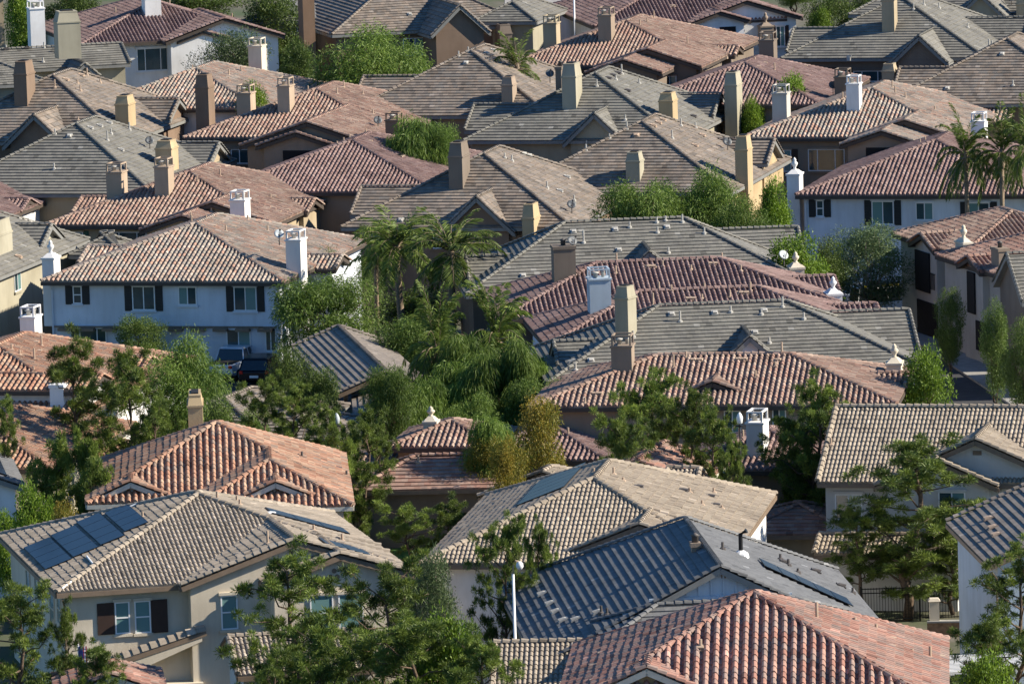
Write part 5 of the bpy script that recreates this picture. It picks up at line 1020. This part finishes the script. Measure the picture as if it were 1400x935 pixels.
# ================================================================ paving, cars, fences, lamps
def asphalt(name, base, var=.2):
    return plain(name, base, .9, var=var, scale=1.2, bump=.3)
M['asphalt'] = asphalt('asphalt', (.050, .050, .053)); M['concrete'] = plain('concrete', (.30, .29, .27), .9, var=.15, scale=2, bump=.2); M['lawn'] = plain('lawn_turf', (.075, .16, .03), .95, var=.35, scale=6, bump=.5)
M['brick'] = plain('brick_brown', (.22, .14, .09), .9, var=.3, scale=7); M['line'] = plain('road_paint', (.75, .75, .72), .7)
def sheet(name, pts, m, lift, kind='structure'):
    mb = MB(); mb.face([(p.x, p.y, p.z + lift) for p in pts]); o = mb.build(name, M[m]); tag(o, kind=kind); return o
G = lambda x, y: at(x, y, 0.0)
# alley roadway with kerbs
k0, k1 = G(1255, 471), G(1385, 557); d = (k1 - k0); d.z = 0; d.normalize(); n = Vector((d.y, -d.x, 0))       # n points left seen from the camera side
if n.x > 0: n = -n
far, near = k0 - d * 45, k0 + d * 95
def strip(name, a, b, m, lift, h=0.0):
    mb = MB()
    q = lambda t, s_: far + (near - far) * t + n * s_
    P = []
    for k in range(12):
        t0, t1 = k / 12, (k + 1) / 12; c = [q(t0, a), q(t1, a), q(t1, b), q(t0, b)]
        for v in c: v.z = ground(v.y) + lift
        if h: mb.prism([v - Vector((0, 0, .3)) for v in c], [v + Vector((0, 0, h)) for v in c])
        else: mb.face(c)
    return tag(mb.build(name, M[m]), kind='structure')
strip('road', 0, 7.0, 'asphalt', .004); strip('kerb', -.16, -.002, 'concrete', .0, .12); strip('pavement', -1.9, -.162, 'concrete', .0, .115)
sheet('parking_lot', [G(250, 545), G(420, 572), G(600, 530), G(560, 470), G(330, 470), G(250, 500)], 'asphalt', .004)
sheet('lawn', [G(398, 526), G(428, 524), G(440, 512), G(405, 512)], 'lawn', .012); sheet('lawn', [G(495, 770), G(560, 775), G(560, 735), G(492, 733)], 'lawn', .012)
sheet('path', [G(378, 532), G(388, 536), G(420, 512), G(412, 510)], 'concrete', .016)
sheet('road', [G(690, 34), G(830, 40), G(830, -30), G(690, -30)], 'concrete', .006)

M['paint_silver'] = plain('paint_silver', (.55, .60, .66), .3, .2, var=.03); M['paint_black'] = plain('paint_black', (.012, .013, .017), .22, .2, var=.03); M['paint_white'] = plain('paint_white', (.72, .73, .74), .3, var=.03)
M['tail'] = plain('tail_lamp_red', (.55, .02, .015), .25, var=.03); M['rubber'] = plain('rubber', (.02, .02, .02), .9); M['carglass'] = plain('car_glass', (.012, .016, .02), .05, spec=.9); M['yellow'] = plain('safety_yellow', (.75, .60, .03), .5); M['head'] = plain('head_lamp', (.6, .62, .65), .15)
def car(name, label, P, rz, paint, kind='suv', group='vehicles parked between the houses'):
    r = empty(name, P, rz); tag(r, label, {'suv': 'car', 'pickup': 'pickup', 'van': 'van', 'sedan': 'car'}[kind], group)
    L, Wd = {'suv': (4.7, 1.9), 'pickup': (5.5, 1.95), 'van': (5.3, 2.0), 'sedan': (4.6, 1.8)}[kind]; x0, x1 = -L / 2, L / 2
    low = {'suv': [(x0, .45), (x0, .95), (x0 + .1, 1.05), (x1 - 1.35, 1.05), (x1 - .25, .95), (x1, .75), (x1, .42), (x1 - .3, .30), (x0 + .3, .30)],
           'pickup': [(x0, .5), (x0, 1.05), (x1 - 1.4, 1.08), (x1 - .2, 1.0), (x1, .8), (x1, .45), (x1 - .3, .36), (x0 + .3, .36)],
           'van': [(x0, .4), (x0, 1.1), (x1 - 1.2, 1.1), (x1 - .15, .95), (x1, .7), (x1, .40), (x1 - .3, .3), (x0 + .3, .3)],
           'sedan': [(x0, .45), (x0, .85), (x0 + .15, .93), (x1 - 1.2, .9), (x1 - .2, .78), (x1, .62), (x1, .40), (x1 - .3, .28), (x0 + .3, .28)]}[kind]
    up = {'suv': (x0 + .08, x0 + .45, x1 - 1.95, x1 - 1.35, 1.05, 1.72), 'pickup': (x0 + 1.95, x0 + 2.2, x1 - 2.05, x1 - 1.45, 1.07, 1.80), 'van': (x0 + .05, x0 + .2, x1 - 1.6, x1 - 1.0, 1.1, 2.05), 'sedan': (x0 + .55, x0 + 1.2, x1 - 2.0, x1 - 1.25, .92, 1.42)}[kind]
    def shell(prof, w0, w1):
        mb = MB(); n = len(prof); b = []
        for y, k in ((-w0 / 2, 1), (w0 / 2, 1)): b.append([(x * (.985 if k else 1), y, z) for x, z in prof])
        zt = max(z for x, z in prof); zb_ = min(z for x, z in prof); f = lambda z: (w0 + (w1 - w0) * ((z - zb_) / (zt - zb_)) ** 2) / w0
        A = [(x, y * f(z), z) for x, y, z in b[0]]; B = [(x, y * f(z), z) for x, y, z in b[1]]
        return mb.prism(A, B)
    body = shell(low, Wd, Wd * .93).build('body', M[paint], r); bv = body.modifiers.new('soft', 'BEVEL'); bv.width = .06; bv.segments = 3; bv.limit_method = 'ANGLE'
    a, b_, c, e, z0, z1 = up
    mb = MB(); mb.prism([(a, -Wd * .45, z0), (e, -Wd * .45, z0), (e, Wd * .45, z0), (a, Wd * .45, z0)], [(b_, -Wd * .38, z1 - .10), (c, -Wd * .38, z1 - .10), (c, Wd * .38, z1 - .10), (b_, Wd * .38, z1 - .10)]); mb.build('windows', M['carglass'], r)
    mb = MB(); mb.prism([(b_ - .04, -Wd * .385, z1 - .099), (c + .05, -Wd * .385, z1 - .099), (c + .05, Wd * .385, z1 - .099), (b_ - .04, Wd * .385, z1 - .099)], [(b_ + .1, -Wd * .35, z1), (c - .1, -Wd * .35, z1), (c - .1, Wd * .35, z1), (b_ + .1, Wd * .35, z1)])
    for t in (0, .48, 1):
        for s_ in (-1, 1): mb.bar((a + (e - a) * t, s_ * Wd * .452, z0), (b_ + (c - b_) * t, s_ * Wd * .383, z1 - .09), .07, .05)
    mb.build('roof', M[paint], r)
    for wx in (x0 + .9, x1 - .9):
        for s_ in (-1, 1):
            w_ = MB(); w_.lathe(0, 0, [(.20, -.11), (.34, -.10), (.36, 0), (.34, .10), (.20, .11)], 16); o = w_.build('wheel', M['rubber'], r, True); o.location = (wx, s_ * (Wd / 2 - .10), .36); o.rotation_euler = (math.pi / 2, 0, 0)
            h_ = MB(); h_.lathe(0, 0, [(.19, -.115), (.19, .115)], 10); h_.build('rim', M['metal'], o)
    for s_ in (-1, 1):
        t = MB(); t.box(x0 - .03, x0 + .1, s_ * Wd * .41 - .10, s_ * Wd * .41 + .10, .78 if kind == 'sedan' else .85, 1.02 if kind != 'sedan' else .9); t.build('tail_light', M['tail'], r)
        t = MB(); t.box(x1 - .14, x1 + .012, s_ * Wd * .38 - .16, s_ * Wd * .38 + .16, .66, .80); t.build('headlight', M['head'], r)
    t = MB(); t.box(x0 - .035, x0 + .02, -.26, .26, .62, .76); t.build('number_plate', M['paint_white'], r)
    if kind == 'pickup':
        t = MB(); t.box(x0 + .1, x0 + 1.85, -Wd * .40, Wd * .40, 1.0, 1.085); t.build('bed', M['rubber'], r)
    return r
car('pickup_truck', 'pale silver pickup parked beside the pale feathery tree', G(322, 514), R(70), 'paint_silver', 'pickup'); car('parked_car', 'black sport utility vehicle seen from behind with a red tail light', G(359, 523), R(80), 'paint_black')
car('parked_car', 'silver car mostly hidden between the grey roof and the wide olive tree', G(1182, 417), R(60), 'paint_silver', 'sedan'); v = car('parked_van', 'dark van with yellow dashes along its roof rack, beside the balcony house', G(1222, 433), R(15), 'paint_white', 'van')
t = MB()
for k in range(9): t.box(-2.2 + k * .42, -1.98 + k * .42, -.80, -.74, 2.06, 2.14)
t.build('rack_markings', M['yellow'], v); t = MB(); t.box(-2.3, 1.5, -.73, .75, 2.06, 2.10); t.build('roof_rack', M['paint_black'], v)
car('parked_car', 'white car glimpsed under the small pale sash-windowed house at the top', at(403, 78, 0), R(20), 'paint_white', 'sedan')
car('parked_car', 'dark car standing in the shade under the carport', G(455, 532), R(100), 'paint_black', 'sedan')

def iron_fence(label, p, q, h=1.5, step=.13, base=0.0):
    p, q = Vector(p), Vector(q); L = (q - p).length; r = empty('iron_fence', p, 0); tag(r, label, 'fence', 'black iron fences'); d = (q - p) / L; n = max(1, round(L / 2.4))
    for k in range(n + 1):
        b = MB(); c = d * (L * k / n); b.box(c.x - .04, c.x + .04, c.y - .04, c.y + .04, -p.z - .3, c.z + h + .08); b.build('post', M['iron'], r)
    b = MB(); u = Vector((0, 0, 1))
    for z in (.15, h - .05, h - .25): b.bar(u * z, d * L + u * z, .045, .045)
    m_ = int(L / step)
    for k in range(m_): c = d * (L * (k + .5) / m_); b.bar(c + u * (.1 + base), c + u * h, .022, .022)
    b.build('railing', M['iron'], r); return r
iron_fence('black iron fence below the large pine at the right', at(1178, 851, 0), at(1338, 846, 0), 1.62)
iron_fence('black iron fence left of the white street lamp', at(592, 868, 0), at(699, 864, 0), 1.6)
iron_fence('black iron fence right of the terracotta house', at(484, 733, 0), at(556, 735, 0), 1.45)
iron_fence('black iron fence above the tiny red roof, right of the beige house', at(1052, 728, 1.2), at(1116, 729, 1.2), 1.5)
def wall_thing(name, label, p, q, w, h, m, cap=None, group=None):
    p, q = Vector(p), Vector(q); b = MB(); b.bar(p + Vector((0, 0, h / 2 - .2)), q + Vector((0, 0, h / 2 - .2)), w, h + .4); o = b.build(name, M[m]); tag(o, label, 'wall', group)
    if cap: c = MB(); c.bar(p + Vector((0, 0, h + .045)), q + Vector((0, 0, h + .045)), w + .1, .08); c.build('coping', M[cap], o)
    return o
wall_thing('garden_wall', 'low brown brick wall below the iron fence, right', at(1268, 869, 0), at(1340, 868, 0), .3, .62, 'brick', 'concrete'); wall_thing('garden_wall', 'low brick wall on the lawn edge right of the terracotta house', at(478, 745, 0), at(556, 747, 0), .3, .4, 'brick')
wall_thing('garden_wall', 'sunlit cream wall stepping up beside the tan roof house', at(1083, 762, 0), at(1083, 762, 0) + Vector((1.45, 7.0, 0)), .25, 1.5, 'w_sand', 'concrete')
p = at(1278, 868, 0); b = MB(); b.box(p.x - .22, p.x + .22, p.y - .22, p.y + .22, -.3, 1.6); b.frustum(p.x, p.y, 1.601, 1.72, .56, .56, .4, .4); tag(b.build('gate_pillar', M['w_sand']), 'pale square pillar in front of the iron fence, right', 'pillar')
# lamps
def lamp(px, ytop, Y, label, kind):
    t = at_depth(px, ytop, Y); z0 = ground(Y); h = t.z - z0; r = empty('street_lamp', (t.x, Y, z0)); tag(r, label, 'street lamp')
    m = M['white_paint' if kind == 'arm' else 'iron']; b = MB(); b.lathe(0, 0, [(.16, 0), (.16, .5), (.085, .55), (.055, h - .5)] if kind == 'arm' else [(.10, 0), (.10, .4), (.045, .45), (.035, h - .5)], 10); b.build('pole', m, r, True)
    if kind == 'arm':
        b = MB(); b.tube([(0, 0, h - .5), (.02, 0, h - .15), (.12, 0, h + .05), (.26, 0, h + .02)], .03); b.build('arm', M['pipe_tan'], r, True); b = MB(); b.lathe(.28, 0, [(.05, h + .02), (.14, h - .06), (.16, h - .2), (.1, h - .3), (.02, h - .36)], 12); b.build('lamp_head', m, r, True)
    else:
        b = MB(); b.lathe(0, 0, [(.08, h - .5), (.13, h - .46), (.16, h - .2), (.1, h - .05), (.03, h + .05)], 12); b.build('globe', M['white_paint' if kind == 'globe' else 'dish_pale'], r, True)
        b = MB(); b.lathe(0, 0, [(.2, h - .62), (.2, h - .56)], 10); b.build('collar', M['iron'], r)
lamp(701, 768, 268, 'white street lamp on a tall pole beside the slate roof', 'arm'); lamp(460, 566, 323, 'pale blue capped lantern among young pines behind the terracotta roof', 'lantern'); lamp(1011, 565, 308, 'white globe lantern left of the white caged chimney', 'globe'); lamp(783, -60, 505, 'tall white lamp pole on the pale road at the top', 'arm')
# flag
t = at_depth(107, 890, 272); r = empty('flag', (t.x, 272, 0)); tag(r, 'small striped flag on a pole under the sloping tiled ledge, bottom left', 'flag')
b = MB(); b.lathe(0, 0, [(.03, 0), (.03, t.z + .3)], 8); b.build('pole', M['white_paint'], r)
m, nt, bs = mat('flag_cloth'); tc = N(nt, 'ShaderNodeTexCoord'); sp = N(nt, 'ShaderNodeSeparateXYZ'); nt.links.new(tc.outputs['Object'], sp.inputs[0]); mm = N(nt, 'ShaderNodeMath', operation='PINGPONG'); mm.inputs[1].default_value = .055; nt.links.new(sp.outputs['X'], mm.inputs[0]); mg = N(nt, 'ShaderNodeMath', operation='GREATER_THAN'); mg.inputs[1].default_value = .0275; nt.links.new(mm.outputs[0], mg.inputs[0])
mx = N(nt, 'ShaderNodeMix', data_type='RGBA'); mx.inputs['A'].default_value = (.45, .04, .04, 1); mx.inputs['B'].default_value = (.75, .75, .75, 1); nt.links.new(mg.outputs[0], mx.inputs['Factor']); nt.links.new(mx.outputs['Result'], bs.inputs['Base Color']); M['flag'] = m
b = MB(); n_ = 9; top = t.z + .2
for s_ in (0, .015):
    for k in range(n_):
        for j in (0, 1): b.v.append((.03 + .02 * k / n_ + j * .34, .05 * math.sin(k * .9 + j) + s_, top - k * .14))
for k in range(n_ - 1): b.f += [(2 * k, 2 * k + 1, 2 * k + 3, 2 * k + 2), (2 * n_ + 2 * k, 2 * n_ + 2 * k + 2, 2 * n_ + 2 * k + 3, 2 * n_ + 2 * k + 1)]
b.build('cloth', M['flag'], r); b = MB(); b.prism([(.028, -.06, top - .5), (.2, -.06, top - .5), (.2, .08, top - .5), (.028, .08, top - .5)], [(.028, -.06, top + .01), (.2, -.06, top + .01), (.2, .08, top + .01), (.028, .08, top + .01)]); 
M['flag_blue'] = plain('flag_blue', (.03, .05, .22), .8); b.build('canton', M['flag_blue'], r)
# white slatted patio cover
p = at(1350, 915, 2.4); r = empty('patio_cover', (p.x, p.y, 0), R(4)); tag(r, 'white slatted patio cover at the bottom right, behind low pines', 'pergola')
b = MB()
for k in range(13): b.box(-2.2, 2.2, -1.2 + k * .3, -1.08 + k * .3, 2.45, 2.6)
b.build('slats', M['white_paint'], r)
for x in (-2, 2):
    b = MB(); b.box(x - .06, x + .06, -1.3, 2.7, 2.25, 2.449); b.build('beam', M['white_paint'], r)
    for y in (-1.1, 2.5): b = MB(); b.box(x - .07, x + .07, y - .07, y + .07, -.3, 2.25); b.build('post', M['white_paint'], r)
# ---------------------------------------------------------------- ground, light, camera
def groundsheet():
    ys = [60, 150, 250, 320, 360, 400, 420, 440, 470, 520, 600, 800]
    mb = MB(); xs = [-260, -60, -20, 20, 60, 260]
    V = [(x, y, ground(y) - .02) for y in ys for x in xs]; n = len(xs)
    F = [(j * n + i, j * n + i + 1, (j + 1) * n + i + 1, (j + 1) * n + i) for j in range(len(ys) - 1) for i in range(n - 1)]
    mb.v = V; mb.f = F
    return mb.build('ground', M['dirt'])
m, nt, b = mat('garden_ground')
tc = N(nt, 'ShaderNodeTexCoord'); no = N(nt, 'ShaderNodeTexNoise'); no.inputs['Scale'].default_value = .15; no.inputs['Detail'].default_value = 10; no.inputs['Roughness'].default_value = .7
nt.links.new(tc.outputs['Object'], no.inputs['Vector']); r = ramp(nt, [(.38, (.05, .075, .025)), (.5, (.085, .085, .05)), (.62, (.13, .115, .09))])
nt.links.new(no.outputs['Fac'], r.inputs['Fac']); nt.links.new(r.outputs['Color'], b.inputs['Base Color']); b.inputs['Roughness'].default_value = .95
M['dirt'] = m
tag(groundsheet(), kind='structure')

SUN_EL, SUN_AZ = R(32), R(-3)       # azimuth measured from +x towards +y
w = bpy.data.worlds.new('World'); SC.world = w; w.use_nodes = True
nt = w.node_tree; bg = nt.nodes['Background']; sky = nt.nodes.new('ShaderNodeTexSky'); sky.sky_type = 'NISHITA'; sky.sun_disc = False
sky.sun_elevation = SUN_EL; sky.sun_rotation = math.pi / 2 - SUN_AZ; sky.air_density = 1.0; sky.dust_density = .2; sky.ozone_density = 6.0
hs = nt.nodes.new('ShaderNodeHueSaturation'); hs.inputs['Saturation'].default_value = 1.15
nt.links.new(sky.outputs['Color'], hs.inputs['Color']); nt.links.new(hs.outputs['Color'], bg.inputs['Color']); bg.inputs['Strength'].default_value = .085
sl = bpy.data.lights.new('sun', 'SUN'); sl.energy = 5.0; sl.angle = R(.53); sl.color = (1, .90, .74)
so = bpy.data.objects.new('sun', sl); C.objects.link(so)
sd = Vector((math.cos(SUN_EL) * math.cos(SUN_AZ), math.cos(SUN_EL) * math.sin(SUN_AZ), math.sin(SUN_EL)))
so.rotation_euler = sd.to_track_quat('Z', 'Y').to_euler(); so.location = (100, 300, 150)
cd = bpy.data.cameras.new('camera'); co = bpy.data.objects.new('camera', cd); C.objects.link(co); SC.camera = co
cd.sensor_width = 36; cd.lens = FPX / 1400 * 36; cd.clip_start = 1; cd.clip_end = 3000
c, s_ = math.cos(PITCH), math.sin(PITCH); Rt = Vector((1, 0, 0)); U = Vector((0, s_, c)); Fw = Vector((0, c, -s_))
cx = Rt * math.cos(ROLL) - U * math.sin(ROLL); cu = Rt * math.sin(ROLL) + U * math.cos(ROLL)
co.matrix_world = Matrix(((cx.x, cu.x, -Fw.x, 0), (cx.y, cu.y, -Fw.y, 0), (cx.z, cu.z, -Fw.z, CAMZ), (0, 0, 0, 1)))
SC.view_settings.view_transform = 'Standard'; SC.view_settings.look = 'None'; SC.view_settings.gamma = 1; SC.view_settings.exposure = 0.88
SC.render.engine = 'CYCLES'; SC.cycles.max_bounces = 5; SC.cycles.diffuse_bounces = 3; SC.cycles.glossy_bounces = 2; SC.cycles.transmission_bounces = 3; SC.cycles.transparent_max_bounces = 4
